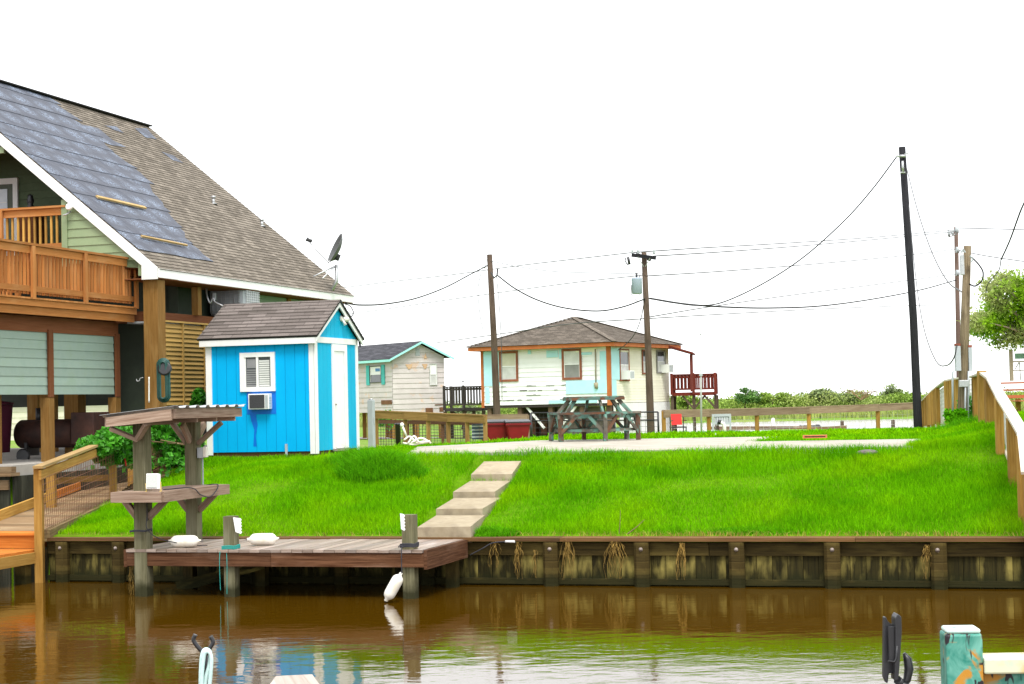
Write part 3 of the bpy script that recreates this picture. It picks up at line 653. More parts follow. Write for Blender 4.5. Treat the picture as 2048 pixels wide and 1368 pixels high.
nb = n.new('ShaderNodeTexNoise'); nb.inputs['Scale'].default_value = 2.5; nb.inputs['Detail'].default_value = 4; l.new(tc.outputs['UV'], nb.inputs['Vector'])
bp = n.new('ShaderNodeBump'); bp.inputs['Distance'].default_value = .06; l.new(nb.outputs[0], bp.inputs['Height']); l.new(bp.outputs[0], b.inputs['Normal'])
P0 = W(-15.74, 8.08, EZ); MR = Matrix.Rotation(-TH, 3, 'Z'); NW = MR @ nr; ETW = MR @ et
def roof_st(px, py):
    P = hitp(px, py, P0, NW) - P0; return (P.dot(NV), P.dot(ETW))
bnd = sorted([roof_st(*p)[::-1] for p in ((75, 176), (100, 196), (125, 222), (150, 240), (178, 262), (205, 285), (228, 308), (252, 327), (287, 360), (312, 385), (322, 412), (340, 436), (362, 470), (390, 500), (413, 522))])
bt_, bs_ = [p[0] for p in bnd], [p[1] for p in bnd]
mb = MB(); mbs = MB(); t = bt_[0]; k = 0
while t < SLEN - .05:
    t1 = min(t + .62, SLEN - .02); q = [(0.02, t)]; top = []
    s0 = float(np.interp(t, bt_, bs_)) + rng.uniform(-.15, .35); s1 = float(np.interp(t1, bt_, bs_)) + rng.uniform(-.2, .15)
    N = 6; low = [(0.02 + (s0 - .02) * i / N, t - (.03 if i else 0) + rng.uniform(-.03, .03)) for i in range(N + 1)]
    hi = [(s0 + (s1 - s0) * .3 + rng.uniform(-.12, .06), t + .2), (s0 + (s1 - s0) * .65 + rng.uniform(-.05, .14), t + .42), (s1 + rng.uniform(-.05, .05), t1 + .05), (0.02, t1 + .05)]
    f_ = lambda p, h: Vector((0, 0, EZ)) + Vector((0, 1, 0)) * p[0] + et * p[1] + nr * h
    pts = [f_(p, .034) for p in low] + [f_(p, .024) for p in hi]; c = [(p[0] + k * .37, p[1]) for p in low + hi]
    mb.poly(pts, .5, c)
    for i in range(N): mb.poly([f_(low[i], .02), f_(low[i + 1], .02), f_(low[i + 1], .034), f_(low[i], .034)], .5, [(0, 0)] * 4)
    a, b2 = low[-1], hi[0]; mb.poly([f_(a, .034), f_(a, .015), f_(b2, .015), f_(b2, .024)], .5, [(0, 0)] * 4)
    t = t1; k += 1
fe = mb.build('roofing_felt', fm, hs)
for qd in (((160, 250), (196, 258), (224, 282), (252, 296), (222, 292), (196, 282)), ((207, 252), (232, 255), (247, 268), (228, 262)), ((268, 258), (292, 258), (312, 280), (290, 276)), ((322, 305), (345, 312), (366, 328), (345, 322))):
    st = [roof_st(*p) for p in qd]; mb = MB(); mb.poly([f_(p, .026) for p in st], .5, [(p[0] + .3, p[1]) for p in st]); mb.build('felt_patch', fm, hs)

def on_roof(px, py, h=.05):
    s, t = roof_st(px, py); return f_((s, t), h)
for a, b2, lb in (((190, 399), (287, 421), None), ((279, 478), (370, 496), None)):
    mb = MB(); A, B = on_roof(*a, .07), on_roof(*b2, .07); mb.beam(A, B, .07 if a[1] < 450 else .045, .035, nr)
    mb.xform(Matrix.Translation(hs.location) @ Matrix.Rotation(-TH, 4, 'Z'))
    solo(mb, 'batten', mat('raw_pine', (.36, .24, .09), (.46, .32, .14), rough=.8), 'upper thicker wooden batten lying across the roofing felt' if a[1] < 450 else 'lower thinner wooden batten lying across the roofing felt', 'wood strip', 'wooden battens on the roof')
for p_ in ((427, 408), (524, 453)):
    mb = MB(); A = on_roof(*p_, 0); mb.tube([A, A + Vector((0, 0, .14))], .035, 8); mb.tube([A + Vector((0, 0, .14)), A + Vector((0, 0, .19))], .055, 8); mb.lathe([(.11, 0), (.04, .03)], 10, A + Vector((0, 0, .0)))
    mb.build('roof_vent', METAL, hs)
# fascias
def board(x, z): return (x, z)
mb = MB(); mb.slab([(.0, -.035, EZ - .20), (.0, -.035, EZ + .02), (-.33, -.035, rz_(-.33) + .02), (-.33, -.035, EZ - .20)], (0, -.03, 0)); mb.slab([(-.331, -.035, rz_(-.331) - .20), (-.331, -.035, rz_(-.331) + .02), (RX, -.035, rz_(RX) + .02), (RX, -.035, rz_(RX) - .20)], (0, -.03, 0)); mb.build('rake_board', WHITE, hs)
mb = MB(); mb.slab([(2 * RX, -.035, EZ - .24), (2 * RX, -.035, EZ + .02), (RX - .003, -.035, rz_(RX) + .02), (RX - .003, -.035, rz_(RX) - .23)], (0, -.03, 0)); mb.build('rake_board', WHITE, hs)
mb = MB(); mb.box(.005, .03, -.034, RL, EZ - .17, EZ + .005); mb.build('eave_board', WHITE, hs)
mb = MB(); mb.box(-.75, .0, -.03, RL, EZ - .19, EZ - .172); mb.build('soffit', BROWNT, hs)
# gable wall right part, header, balcony recess
mb = MB(); yg = .02
siding(mb, [(-1.95, 5.2), (-.40, 5.2), (-.30, EZ + .02), (-1.95, rz_(-1.95) - .2)], lambda s, z: (s, yg, z), (0, -1, 0), .165)
siding(mb, [(-7.5, 7.55), (-3.4, 7.55), (-5.45, rz_(-5.45) - .25)], lambda s, z: (s, yg, z), (0, -1, 0), .165)
mb.build('gable_siding', GREENS, hs)
mb = MB(); mb.box(-2.05, -1.93, -.02, .12, 5.15, rz_(-1.99) - .22); mb.box(-.42, -.30, -.02, .1, 4.9, 5.2); mb.box(-7.6, -3.3, -.015, .06, 7.42, 7.545); mb.build('corner_board', GREENS, hs)
mb = MB(); mb.box(-1.93, -.32, .05, 2.0, 5.05, 5.15); mb.box(-10.6, -.5, .1, 2.2, 5.30, 5.42)
mb.build('porch_ceiling', BROWNT, hs)
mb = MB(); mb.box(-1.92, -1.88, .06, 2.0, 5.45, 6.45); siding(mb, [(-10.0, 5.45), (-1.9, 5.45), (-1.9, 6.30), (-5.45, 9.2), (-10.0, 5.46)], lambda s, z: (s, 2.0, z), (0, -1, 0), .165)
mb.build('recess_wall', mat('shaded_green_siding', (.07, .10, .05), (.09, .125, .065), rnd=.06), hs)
# door on the upper balcony
dr = hitv(38, 400, 10.07); dx = dr.x + 15.74
mb = MB(); mb.box(dx - .11, dx, 1.93, 1.98, 5.45, 7.22); mb.box(dx - 1.15, dx - .11, 1.93, 1.98, 7.1, 7.22); mb.box(dx - 1.2, dx - 1.09, 1.93, 1.98, 5.45, 7.1); fr = mb.build('door_frame', WHITE, hs)
mb = MB(); mb.box(dx - 1.09, dx - .11, 1.95, 1.99, 5.45, 7.1); mb.build('door', mat('grey_green_door', (.12, .14, .11)), hs)
mb = MB(); mb.box(dx - .95, dx - .24, 1.93, 1.948, 5.6, 7.0); mb.build('door_glass', mat('bright_glass', (.55, .62, .68), (.7, .75, .8), rough=.15, rnd=0), fr)
mb = MB()
for i in range(1, 3): mb.box(dx - .95 + i * .237 - .008, dx - .95 + i * .237 + .008, 1.92, 1.929, 5.6, 7.0)
for i in range(1, 5): mb.box(dx - .95, dx - .24, 1.92, 1.9285, 5.6 + i * .28 - .008, 5.6 + i * .28 + .008)
mb.build('door_grid', WHITE, fr)
# upper railing
ur = thing('upper_railing', 'orange brown railing of the recessed upper balcony under the roof', 'railing', W(-20, 8.1, 5.45), -TH)
xr = -17.70 + 20
for a in (6.35,):
    mb = MB(); mb.box(-3, xr, -.06, .07, .84, .88); mb.build('top_rail', BALC, ur)
    mb = MB(); mb.box(-3, xr, .0, .035, .70, .838); mb.build('rail', BALC, ur)
    mb = MB(); mb.box(-3, xr, .0, .035, .06, .16); mb.build('bottom_rail', BALC, ur)
i = 0; x = xr - .12
while x > -.6:
    mb = MB(); mb.box(x - .02, x + .02, .037, .072, .06, .82); mb.build('baluster', TREATP, ur); x -= .122; i += 1
h = hitv(3, 440, 8.1); mb = MB(); mb.box(h.x + 20 - .06, h.x + 20 + .05, -.075, -.005, -.1, .84); mb.build('post', BALC, ur)
# small dark ornament on a table behind the rail
h = hitv(61, 405, 9.2); om = thing('ornament', 'small dark figurine behind the upper railing by the door', 'ornament', W(h.x, 9.2, 6.30), -TH)
mb = MB(); mb.box(-.11, .11, -.09, .09, 0, .12); mb.build('base', BROWNT, om)
mb = MB(); mb.lathe([(.06, .12), (.085, .16), (.05, .24), (.07, .28), (.075, .33), (.05, .38), (.06, .41), (.02, .44)], 12); mb.build('figure', BLACKP, om)
# stand for ornament
mb = MB(); mb.box(h.x + 15.74 - .2, h.x + 15.74 + .2, 1.0, 1.3, 5.43, 6.30); mb.build('plinth', BROWNT, hs)
lm = thing('security_lamp', 'round white security lamp on the green gable siding', 'lamp', W(-17.58, 8.05, 6.22), -TH)
mb = MB(); mb.lathe([(.02, -.05), (.07, -.02), (.075, .0), (.06, .03)], 14, (.03, -.10, .06), Matrix.Rotation(R(70), 4, 'X')); mb.build('lamp_head', WHITE, lm)
mb = MB(); mb.tube([(.0, 0, -.02), (-.05, -.06, -.08), (-.12, -.08, -.10)], .018, 6); mb.build('arm', METAL, lm)

# balcony
bl = thing('balcony', 'orange stained lower balcony with baluster railing in front of the green house', 'balcony', W(-16.43, 8.4, 4.33), -TH)
mb = MB(); 
for i in range(46): mb.box(-4.0, .06, -.2 - i * .142 + .005, -.2 - (i - 1) * .142 - .003, -.03, .0)
mb.build('decking', BALC, bl)
mb = MB(); mb.box(-.01, .03, -6.4, .02, -.145, -.032); mb.build('rim_board', BALC, bl)
mb = MB(); mb.box(-.055, -.012, -6.4, .0, -.29, -.148); mb.build('rim_board', BALC, bl)
mb = MB(); mb.box(-.34, -.28, -6.4, -.15, -.56, -.292); mb.build('beam', BROWNT, bl)
mb = MB(); mb.box(-3.9, -.35, -6.4, -.1, -.28, -.10); mb.build('joists', BROWNT, bl)
def rail_run(xo, far=False):
    mb = MB(); mb.box(xo - .08, xo + .06, -6.4, .06, .895, .935); mb.build('top_rail', BALC, bl)
    mb = MB(); mb.box(xo - .02, xo + .018, -6.4, .0, .76, .892); mb.build('upper_rail', BALC, bl)
    mb = MB(); mb.box(xo - .02, xo + .018, -6.4, .0, .10, .20); mb.build('lower_rail', BALC, bl)
    y = -.10; mbx = MB(); k = 0
    while y > -6.2:
        if not far and -5.3 < y:
            mb = MB(); mb.box(xo - .062, xo - .022, y - .02, y + .02, .06, .9); mb.build('baluster', BALC, bl)
        else: mbx.box(xo - .062, xo - .022, y - .02, y + .02, .06, .9)
        y -= .118 if not far else .13
    if mbx.v: mbx.build('baluster_row', BALC, bl)
    for y in (-.01, -1.88, -3.62, -5.3):
        mb = MB(); mb.box(xo + .02, xo + .065 if not far else xo + .1, y - .05, y + .05, -.03, .89); mb.build('post', BALC, bl)
rail_run(0.0); rail_run(-2.6, True)
# skirt, posts, piles
Mx = -1.0
mb = MB(); siding(mb, [(-6.6, 2.67), (.02, 2.67), (.02, 3.79), (-6.6, 3.79)], lambda s, z: (Mx, s, z), (1, 0, 0), .16, .012); mb.build('skirt_siding', SKIRT, hs)
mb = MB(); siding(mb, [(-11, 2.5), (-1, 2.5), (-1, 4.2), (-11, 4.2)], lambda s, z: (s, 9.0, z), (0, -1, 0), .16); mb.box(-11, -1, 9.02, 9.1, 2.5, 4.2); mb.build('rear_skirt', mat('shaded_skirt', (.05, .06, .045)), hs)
for y in (.1, -2.27, -4.6):
    mb = MB(); mb.box(Mx + .022, Mx + .06, y - .075, y + .075, 2.62, 3.82); mb.build('skirt_trim', BROWNT, hs)
    mb = MB(); mb.box(Mx - .12, Mx + .05, y - .09, y + .09, 1.48, 2.61); mb.build('post', PILE, hs)
def pile(x, y, z0, z1, s=.33, m=PILE):
    mb = MB(); mb.box(x - s / 2, x + s / 2, y - s / 2, y + s / 2, z0, z1); mb.build('pile', m, hs)
pile(-.21, .20, 1.48, EZ - .2, .30)
for x, y in ((-2.0, .3), (-1.55, -3.3), (-5.0, .5), (-2.4, 4.5), (-5.2, 4.6), (-.35, 5.1), (-.35, 8.8), (-2.6, 8.6), (-5.2, 8.7), (-8, 8.6)):
    pile(x, y, 1.48, 4.1, .30)
mb = MB(); mb.box(-.35, -.05, 0.02, .38, EZ - .19, EZ - .02); mb.build('beam_end', PILE, hs)
mb = MB(); mb.box(-10.8, -.45, .45, 9.6, 4.05, 4.25); mb.build('floor_frame', BROWNT, hs)
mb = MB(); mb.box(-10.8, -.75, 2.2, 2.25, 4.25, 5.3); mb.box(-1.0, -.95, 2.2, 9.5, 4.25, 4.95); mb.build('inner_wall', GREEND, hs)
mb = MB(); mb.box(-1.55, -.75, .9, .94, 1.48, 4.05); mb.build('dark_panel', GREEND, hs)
mb = MB(); siding(mb, [(4.3, 4.25), (9.6, 4.25), (9.6, 4.82), (4.3, 4.82)], lambda s, z: (-.42, s, z), (1, 0, 0), .165); mb.build('side_siding', mat('side_green_siding', (.17, .25, .16), (.20, .29, .19), rnd=.08), hs)
for y in (2.4, 4.25, 6.9):
    mb = MB(); mb.box(-.5, -.36, y - .08, y + .08, 4.25, 4.82); mb.build('porch_post', PILE, hs)
mb = MB(); mb.box(-.9, -.3, .4, 4.2, 4.02, 4.06); mb.build('white_edge', GREYP, hs)
# louvre screen
lv = thing('louvre_screen', 'slatted louvre screen of yellow brown boards between the house pile and blue shed', 'screen', W(-16.0, 8.08, 1.48), -TH)
mb = MB()
z = .95
while z < 2.50:
    mb.slab([(0, .42, z), (0, 3.1, z), (-.03, 3.1, z + .085), (-.03, .42, z + .085)], (.012, 0, .012)); z += .088
mb.build('slats', LOUV, lv)
for y in (.40, 1.42, 2.35, 3.12):
    mb = MB(); mb.box(-.10, .03, y - .022, y + .022, .9, 2.56); mb.build('stile', LOUV, lv)
mb = MB(); mb.box(-.12, .04, .38, 3.14, 2.565, 2.60); mb.build('top_rail', LOUV, lv)
mb = MB(); mb.box(-.14, -.12, .38, 3.14, .3, 2.56); mb.build('backing', DARKIN, lv)
# hose reel
hr = thing('garden_hose', 'dark green garden hose looped over a black reel on the house pile', 'hose', at(326, 735, 32.3), 0)
mb = MB(); mb.lathe([(.10, -.03), (.13, -.025), (.13, .025), (.10, .03)], 20, (.03, 0, -.02), Matrix.Rotation(R(78), 4, 'X')); mb.build('reel', BLACKP, hr)
for i in range(5):
    mb = MB(); w_ = .055 + .014 * i; d = -.02 + .014 * i; pts = []
    for k in range(25):
        a = k / 24 * 2 * math.pi; pts.append((w_ * math.cos(a) + .012 * (i % 2), d, w_ * math.sin(a) + (.05 if math.sin(a) > 0 else -.52)))
    mb.tube(pts, .019, 6, caps=False); mb.build('hose_loop', mat('hose_green', (.01, .05, .04), (.02, .08, .07), rough=.4), hr)
rope('standing_pipe', 'thin white pipe standing in front of the big house pile', [at(298, 805, 32.4), at(298, 780, 32.4), at(298, 754, 32.4)], .014, WHITEP, 'pipe')
rope('wall_hook', 'thin curled metal hook left of the white pipe', [at(286, 755, 32.9), at(280, 757, 32.9), at(279, 761, 32.9), at(274, 762, 32.9), at(273, 758, 32.9)], .008, METAL, 'hook')
# air conditioner on the porch
ac = thing('condenser_unit', 'round cornered white and grey air conditioning condenser under the house eave', 'air conditioner', W(-16.2, 12.3, 4.28), -TH)
mb = MB(); mb.box(-.42, .42, -.42, .42, 0.0, .72); mb.build('case', GREYP, ac, bevel=.12)
mb = MB(); mb.lathe([(.44, .0), (.46, .03), (.42, .06), (.15, .075)], 24, (0, 0, .715)); mb.build('top_cover', WHITEP, ac)
mb = MB()
for i in range(12):
    z = .06 + i * .052; mb.box(-.34, .34, -.432, -.424, z, z + .018); mb.box(.424, .432, -.34, .34, z, z + .018)
for i in range(7):
    x = -.3 + i * .1; mb.box(x - .006, x + .006, -.436, -.428, .05, .66); mb.box(.428, .436, x - .006, x + .006, .05, .66)
mb.build('grille', METAL, ac)
mb = MB(); mb.box(-16.9 + 15.74, -15.86 + 15.74, 3.6, 5.0, 4.18, 4.27); mb.build('unit_platform', PILE, hs)
rope('conduit_cables', 'grey cables looping down beside the meter under the house eave', [at(412, 570, 36), at(414, 592, 35.8), at(420, 606, 35.8), at(426, 596, 35.8), at(430, 604, 35.8), at(446, 612, 35.8)], .018, METAL, 'cable')
mb = MB(); 
for (a, b2, c, d) in ((425, 586, 431, 600),): mb.slab([at(a, b2, 36), at(c, b2, 36), at(c, d, 36), at(a, d, 36)], (0, .08, 0))
solo(mb, 'junction_box', GREYP, 'small grey junction box on the porch post left of the condenser', 'electrical box')
# satellite dish
sd = thing('satellite_dish', 'dark satellite dish on a mast at the far right corner of the house roof', 'satellite dish', at(666, 578, 41), 0)
def sat(px, py, D=41): return at(px, py, D)
mb = MB(); mb.tube([sat(664, 580), sat(673, 562), sat(673, 530)], .045, 8); mb.build('mast', METAL, sd, world=True)
for e, D2 in (((627, 553), 40.6), ((645, 557), 40.2)):
    mb = MB(); mb.tube([sat(671, 532), sat(*e, D2)], .017, 6); mb.build('strut', METAL, sd, world=True)
c = sat(675, 499, 41); ax = Vector((-.86, -.28, .42)).normalized(); q = ax.to_track_quat('Z', 'Y').to_matrix().to_4x4() @ Matrix.Diagonal((1.0, 1.12, 1, 1))
mb = MB(); mb.lathe([(.001, .0), (.14, .012), (.26, .05), (.335, .10), (.345, .105), (.335, .09), (.25, .03), (.12, -.012), (.001, -.02)], 28, c - ax * .03, q); mb.build('reflector', mat('dish_grey', (.07, .075, .075), (.10, .105, .105), rough=.5), sd, world=True)
mb = MB(); mb.tube([sat(672, 518), sat(657, 524), sat(634, 501), sat(616, 480)], .018, 6); mb.build('feed_arm', METAL, sd, world=True)
mb = MB(); mb.tube([sat(613, 478), sat(622, 483)], [.05, .03], 8); mb.tube([sat(617, 480), sat(624, 482)], .035, 8); mb.build('receiver', mat('dish_dark', (.05, .05, .05)), sd, world=True)
mb = MB(); mb.tube([sat(671, 520), sat(676, 508)], .075, 8); mb.build('bracket', mat('dish_dark', (.05, .05, .05)), sd, world=True)

# things under the house
sk = thing('smoker', 'rusty black barrel smoker on wheels under the house', 'smoker', at(110, 905, 33.2), -TH)
z0 = 0; mb = MB(); M = Matrix.Rotation(R(90), 4, 'Y'); mb.lathe([(.01, -.75), (.24, -.74), (.27, -.70), (.27, .45), (.24, .5), (.01, .5)], 24, (0, 0, .36), M); mb.build('barrel', mat('rusty_black', (.02, .010, .008), (.06, .022, .014), c3=(.10, .035, .02), f3=.5, rough=.7), sk)
mb = MB(); mb.box(.52, 1.0, -.3, .3, .15, .75); mb.build('firebox', MC['rusty_black'], sk, bevel=.02)
for x in (-.5, .9):
    mb = MB(); mb.lathe([(.12, -.03), (.14, -.02), (.14, .02), (.12, .03)], 16, (x, -.3, -.05), Matrix.Rotation(R(90), 4, 'X')); mb.build('wheel', BLACKP, sk)
    mb = MB(); mb.box(x - .03, x + .03, -.22, .22, -.05, .2); mb.build('leg', BLACKP, sk)
mb = MB(); mb.tube([(-.35, 0, .55), (-.35, 0, .85)], .05, 8); mb.build('chimney', BLACKP, sk)
pb = thing('storage_bin', 'dark purple bin at the left edge under the house', 'bin', at(-6, 905, 33), -TH)
mb = MB(); mb.lathe([(.24, 0), (.30, .85), (.31, .9)], 16); mb.build('bin_body', mat('purple', (.09, .008, .03)), pb)
mb = MB(); mb.lathe([(.32, .905), (.32, .93), (.1, .97)], 16); mb.build('lid', mat('purple', (.09, .008, .03)), pb)
cb = thing('cream_building', 'cream coloured building seen through the piles under the house', 'building', at(75, 880, 62), R(-25))
mb = MB(); siding(mb, [(-4.5, 0), (3.2, 0), (3.2, 1.5), (-4.5, 1.5)], lambda s, z: (s, 0, z), (0, -1, 0), .2); mb.box(-4.5, 3.2, .02, 4, 0, 1.5); mb.build('wall', mat('cream', (.62, .58, .46), (.7, .66, .54)), cb)
mb = MB(); mb.slab([(-4.8, -.3, 1.5), (3.5, -.3, 1.5), (3.5, 2, 2.3), (-4.8, 2, 2.3)], (0, 0, .08)); mb.slab([(-4.8, 4.3, 1.5), (3.5, 4.3, 1.5), (3.5, 2.002, 2.3), (-4.8, 2.002, 2.3)], (0, 0, .08)); mb.build('roof', SH_GREY, cb)
mb = MB(); mb.box(-.4, .3, -.05, -.022, .5, 1.2); mb.build('window', GLASS, cb)

# ------------------------------------------------------------ blue shed
sc_ = at(632, 906, 33); su, sv = UV(sc_); SZ = 1.38
sh = thing('blue_shed', 'bright blue garden shed with white trim and a mauve shingle gable roof', 'shed', W(su, sv, SZ), -TH)
BLUE = mat('blue_paint', (.0, .37, .74), (.0, .40, .78), scale=2, rough=.6, rnd=.02, c3=(.0, .34, .70), s3=1.2, f3=.5, spec=.1)
BLUE2 = mat('faded_blue_paint', (.003, .38, .62), (.005, .42, .66), scale=2, rough=.6, rnd=.04, spec=.1)
SL, SD, SH = 2.22, 2.15, 2.29; zb = .13
def groove(mb, horiz, length, z0, z1f, pos, out):
    x = 0
    while x < length - .01:
        x1 = min(x + .203, length); a, b2 = x + .002, x1 - .005
        if horiz: pts = [(-length + a, 0, z0), (-length + b2, 0, z0), (-length + b2, 0, z1f(-length + b2)), (-length + a, 0, z1f(-length + a))]
        else: pts = [(0, a, z0), (0, b2, z0), (0, b2, z1f(b2)), (0, (a + b2) / 2, max(z1f((a + b2) / 2), z1f(a), z1f(b2)) if a < length / 2 < b2 else (z1f(a) + z1f(b2)) / 2), (0, a, z1f(a))]
        mb.slab(pts, out, .5 + rng.uniform(-.5, .5)); x = x1
mb = MB(); groove(mb, True, SL, zb, lambda x: SH, 0, (0, -.008, 0)); wf = mb.build('front_wall', BLUE, sh)
pk = .64
gz = lambda y: SH - .0 + pk * (1 - abs(y - SD / 2) / (SD / 2))
mb = MB(); groove(mb, False, SD, zb, gz, 0, (.008, 0, 0)); mb.build('gable_wall', BLUE2, sh)
mb = MB(); mb.box(-SL, -.002, .002, SD, zb, SH); mb.slab([(-SL, 0.003, SH), (-SL, SD, SH), (-SL, SD / 2, SH + pk)], (SL - .003, 0, 0)); mb.build('shell', mat('blue_groove', (.0, .20, .52)), sh)
mb = MB(); mb.box(-SL + .03, -.03, .03, SD - .03, .0, .125); mb.build('skid', wood('skid_wood', (.10, .045, .02), (.20, .10, .05)), sh)
for nm, bxs in (('corner_trim', (-.10, .0, -.03, -.009)), ('corner_trim', (.009, .03, -.03, .09)), ('corner_trim', (-SL - .02, -SL + .10, -.03, -.009)), ('corner_trim', (.009, .03, SD - .09, SD + .02))):
    mb = MB(); mb.box(*bxs, zb - .05, SH - .005); mb.build(nm, WHITE, sh)
mb = MB(); mb.box(-SL - .1, .09, -.13, -.10, SH - .13, SH - .01); mb.build('eave_fascia', WHITE, sh)
mb = MB(); mb.box(-SL - .1, .09, -.10, -.03, SH - .05, SH - .03); mb.build('eave_soffit', WHITE, sh)
mb = MB(); mb.box(.009, .03, .0, SD, SH - .11, SH + .0); mb.build('gable_band', WHITE, sh)
sl = math.atan(pk / (SD / 2)); oh = .13
for s in (-1, 1):
    ye = -oh if s < 0 else SD + oh; ze = SH - oh * math.tan(sl); ym = SD / 2; zm = SH + pk
    mb = MB(); mb.slab([(.10, ye, ze - .03), (.10, ye, ze + .10), (.10, ym, zm + .10), (.10, ym, zm - .03)], (-.025, 0, 0)); mb.build('rake_trim', WHITE, sh)
mb = MB()
for s in (-1, 1):
    ye = -oh - .02 if s < 0 else SD + oh + .02; ze = SH - (oh + .02) * math.tan(sl) + .105; e = Vector((0, -s * math.cos(sl), math.sin(sl))); nn = Vector((0, s * math.sin(sl), math.cos(sl))); LL = (SD / 2 + oh + .02) / math.cos(sl)
    roof_plane(mb, [(-SL - .14, 0), (.125, 0), (.125, LL), (-SL - .14, LL)], Vector((0, ye, ze)), (1, 0, 0), e, nn, .135, .012, soff=s * 3.3)
rf = mb.build('roof', SH_SHED, sh)
mb = MB()
for s in (-1, 1):
    ye = -oh - .02 if s < 0 else SD + oh + .02; ze = SH - (oh + .02) * math.tan(sl) + .10; nn = Vector((0, s * math.sin(sl), math.cos(sl)))
    mb.slab([(-SL - .14, ye, ze), (.125, ye, ze), (.125, SD / 2, SH + pk + .10), (-SL - .14, SD / 2, SH + pk + .10)], nn * -.03)
mb.build('roof_edge', mat('roof_edge_dark', (.02, .02, .02)), sh)
# window
def sxz(px, py):
    h = hitv(px, py, sv); return h.x - su, h.z - SZ
x0, z1 = sxz(481, 706); x1, z0 = sxz(552, 782)
wi = None
mb = MB(); t_ = .088
for bb in ((x0, x1, z1 - t_, z1), (x0, x1, z0, z0 + t_), (x0, x0 + t_, z0 + t_, z1 - t_), (x1 - t_, x1, z0 + t_, z1 - t_)): mb.box(bb[0], bb[1], -.045, -.009, bb[2], bb[3])
wi = mb.build('window_frame', WHITE, sh)
mb = MB(); mb.box(x0 + t_, x1 - t_, -.014, -.009, z0 + t_, z1 - t_); mb.build('window_pane', GLASS, wi)
xm = (x0 + x1) / 2
mb = MB(); mb.box(xm - .025, xm + .02, -.04, -.015, z0 + t_, z1 - t_); mb.box(x0 + t_, x0 + t_ + .03, -.03, -.015, z0 + t_, z1 - t_); mb.build('window_mullion', WHITE, wi)
mb = MB()
for i in range(12):
    z = z0 + t_ + .01 + i * .042
    if z < z1 - t_ - .02: mb.slab([(xm + .03, -.016, z), (x1 - t_ - .03, -.016, z), (x1 - t_ - .03, -.022, z + .032), (xm + .03, -.022, z + .032)], (0, -.003, 0))
mb.build('white_blind', WHITE, wi)
mb = MB()
for i in range(8):
    z = z0 + t_ + .01 + i * .042; mb.slab([(x0 + t_ + .04, -.015, z), (xm - .03, -.015, z), (xm - .03, -.02, z + .03), (x0 + t_ + .04, -.02, z + .03)], (0, -.003, 0))
mb.box(x0 + t_ + .05, xm - .04, -.018, -.0145, z0 + t_ + .36, z1 - t_ - .03)
mb.build('grey_blind', mat('grey_blind', (.22, .22, .23), (.30, .30, .31)), wi)
# air conditioner, damp patch painted darker
x0, z1 = sxz(503, 788); x1, z0 = sxz(545, 818)
mb = MB(); mb.box(x0, x1, -.16, -.009, z0, z1); acs = mb.build('air_conditioner', WHITE, sh, bevel=.01)
mb = MB(); mb.box(x0 + .03, x1 - .09, -.168, -.161, z0 + .02, z1 - .02); mb.build('filter', mat('filter_grey', (.03, .03, .035), (.06, .06, .065), scale=60), acs)
mb = MB()
for i in range(7): mb.box(x1 + .001, x1 + .004, -.15, -.04, z0 + .04 + i * .03, z0 + .052 + i * .03)
mb.box(x1 - .075, x1 - .02, -.166, -.161, z0 + .03, z1 - .03); mb.build('side_vent', GREYP, acs)
BLUE3 = mat('deep_blue_paint', (.0, .16, .62), (.0, .13, .60), scale=3, rough=.4, rnd=0)
xa, za = sxz(494, 783); xb, zb2 = sxz(553, 828)
mb = MB(); mb.box(xa, xb, -.0125, -.0085, zb2, za); mb.build('patch_panel', BLUE3, sh)
mb = MB(); pts = [sxz(*p) for p in ((500, 828), (512, 828), (516, 850), (512, 872), (514, 893), (507, 893), (509, 860), (503, 842))]; mb.slab([(x, -.009, z) for x, z in pts], (0, -.0015, 0)); mb.build('water_stain', BLUE3, sh)
# door in the gable
def syz(px, py):
    h = hitu(px, py, su + .01); return h.y - sv, h.z - SZ
y0, z1 = syz(662, 688); y1, z0 = syz(695, 888); z0 = .10; dw = .085
mb = MB()
for bb in ((y0, y1, z1 - .13, z1), (y0, y0 + dw, z0, z1 - .13), (y1 - dw * 1.6, y1, z0, z1 - .13)): mb.box(.009, .04, bb[0], bb[1], bb[2], bb[3])
dfm = mb.build('door_frame', WHITE, sh)
mb = MB(); mb.box(.009, .022, y0 + dw + .005, y1 - dw * 1.6 - .02, z0 + .05, z1 - .135); dd = mb.build('door', WHITE, sh)
mb = MB(); mb.ball((.035, y0 + dw + .05, 1.0), .02, .02, .02, 8, 6); mb.build('door_knob', STEEL, dd)
mb = MB(); mb.box(.01, .06, y0, y1, z0 + .0, z0 + .045); mb.build('threshold', STEEL, dfm)
mb = MB(); mb.box(.03, .55, y0 - .3, y1 + .2, -.06, .05); st_ = mb.build('sill_block', CONCS, sh)
p = syz(681, 637); mb = MB(); mb.lathe([(.05, 0), (.06, .02), (.02, .05)], 12, (.01, p[0], p[1]), Matrix.Rotation(R(90), 4, 'Y')); mb.tube([(.06, p[0], p[1]), (.12, p[0] + .10, p[1] - .02)], [.03, .055], 10); mb.tube([(.05, p[0], p[1] - .02), (.10, p[0] + .03, p[1] - .13)], [.02, .035], 8); mb.build('flood_lamp', WHITEP, sh)
mb = MB(); mb.tube([(.04, SD + .03, 2.28), (.05, SD + .09, 2.16), (.05, SD + .10, 2.26)], [.01, .02, .02], 6); mb.build('small_camera', BLACKP, sh)
mb = MB(); x, z = sxz(574, 890); mb.box(x - .02, x + .02, -.05, -.01, -.06, z + .02); mb.build('ground_strap', GREYP, sh)
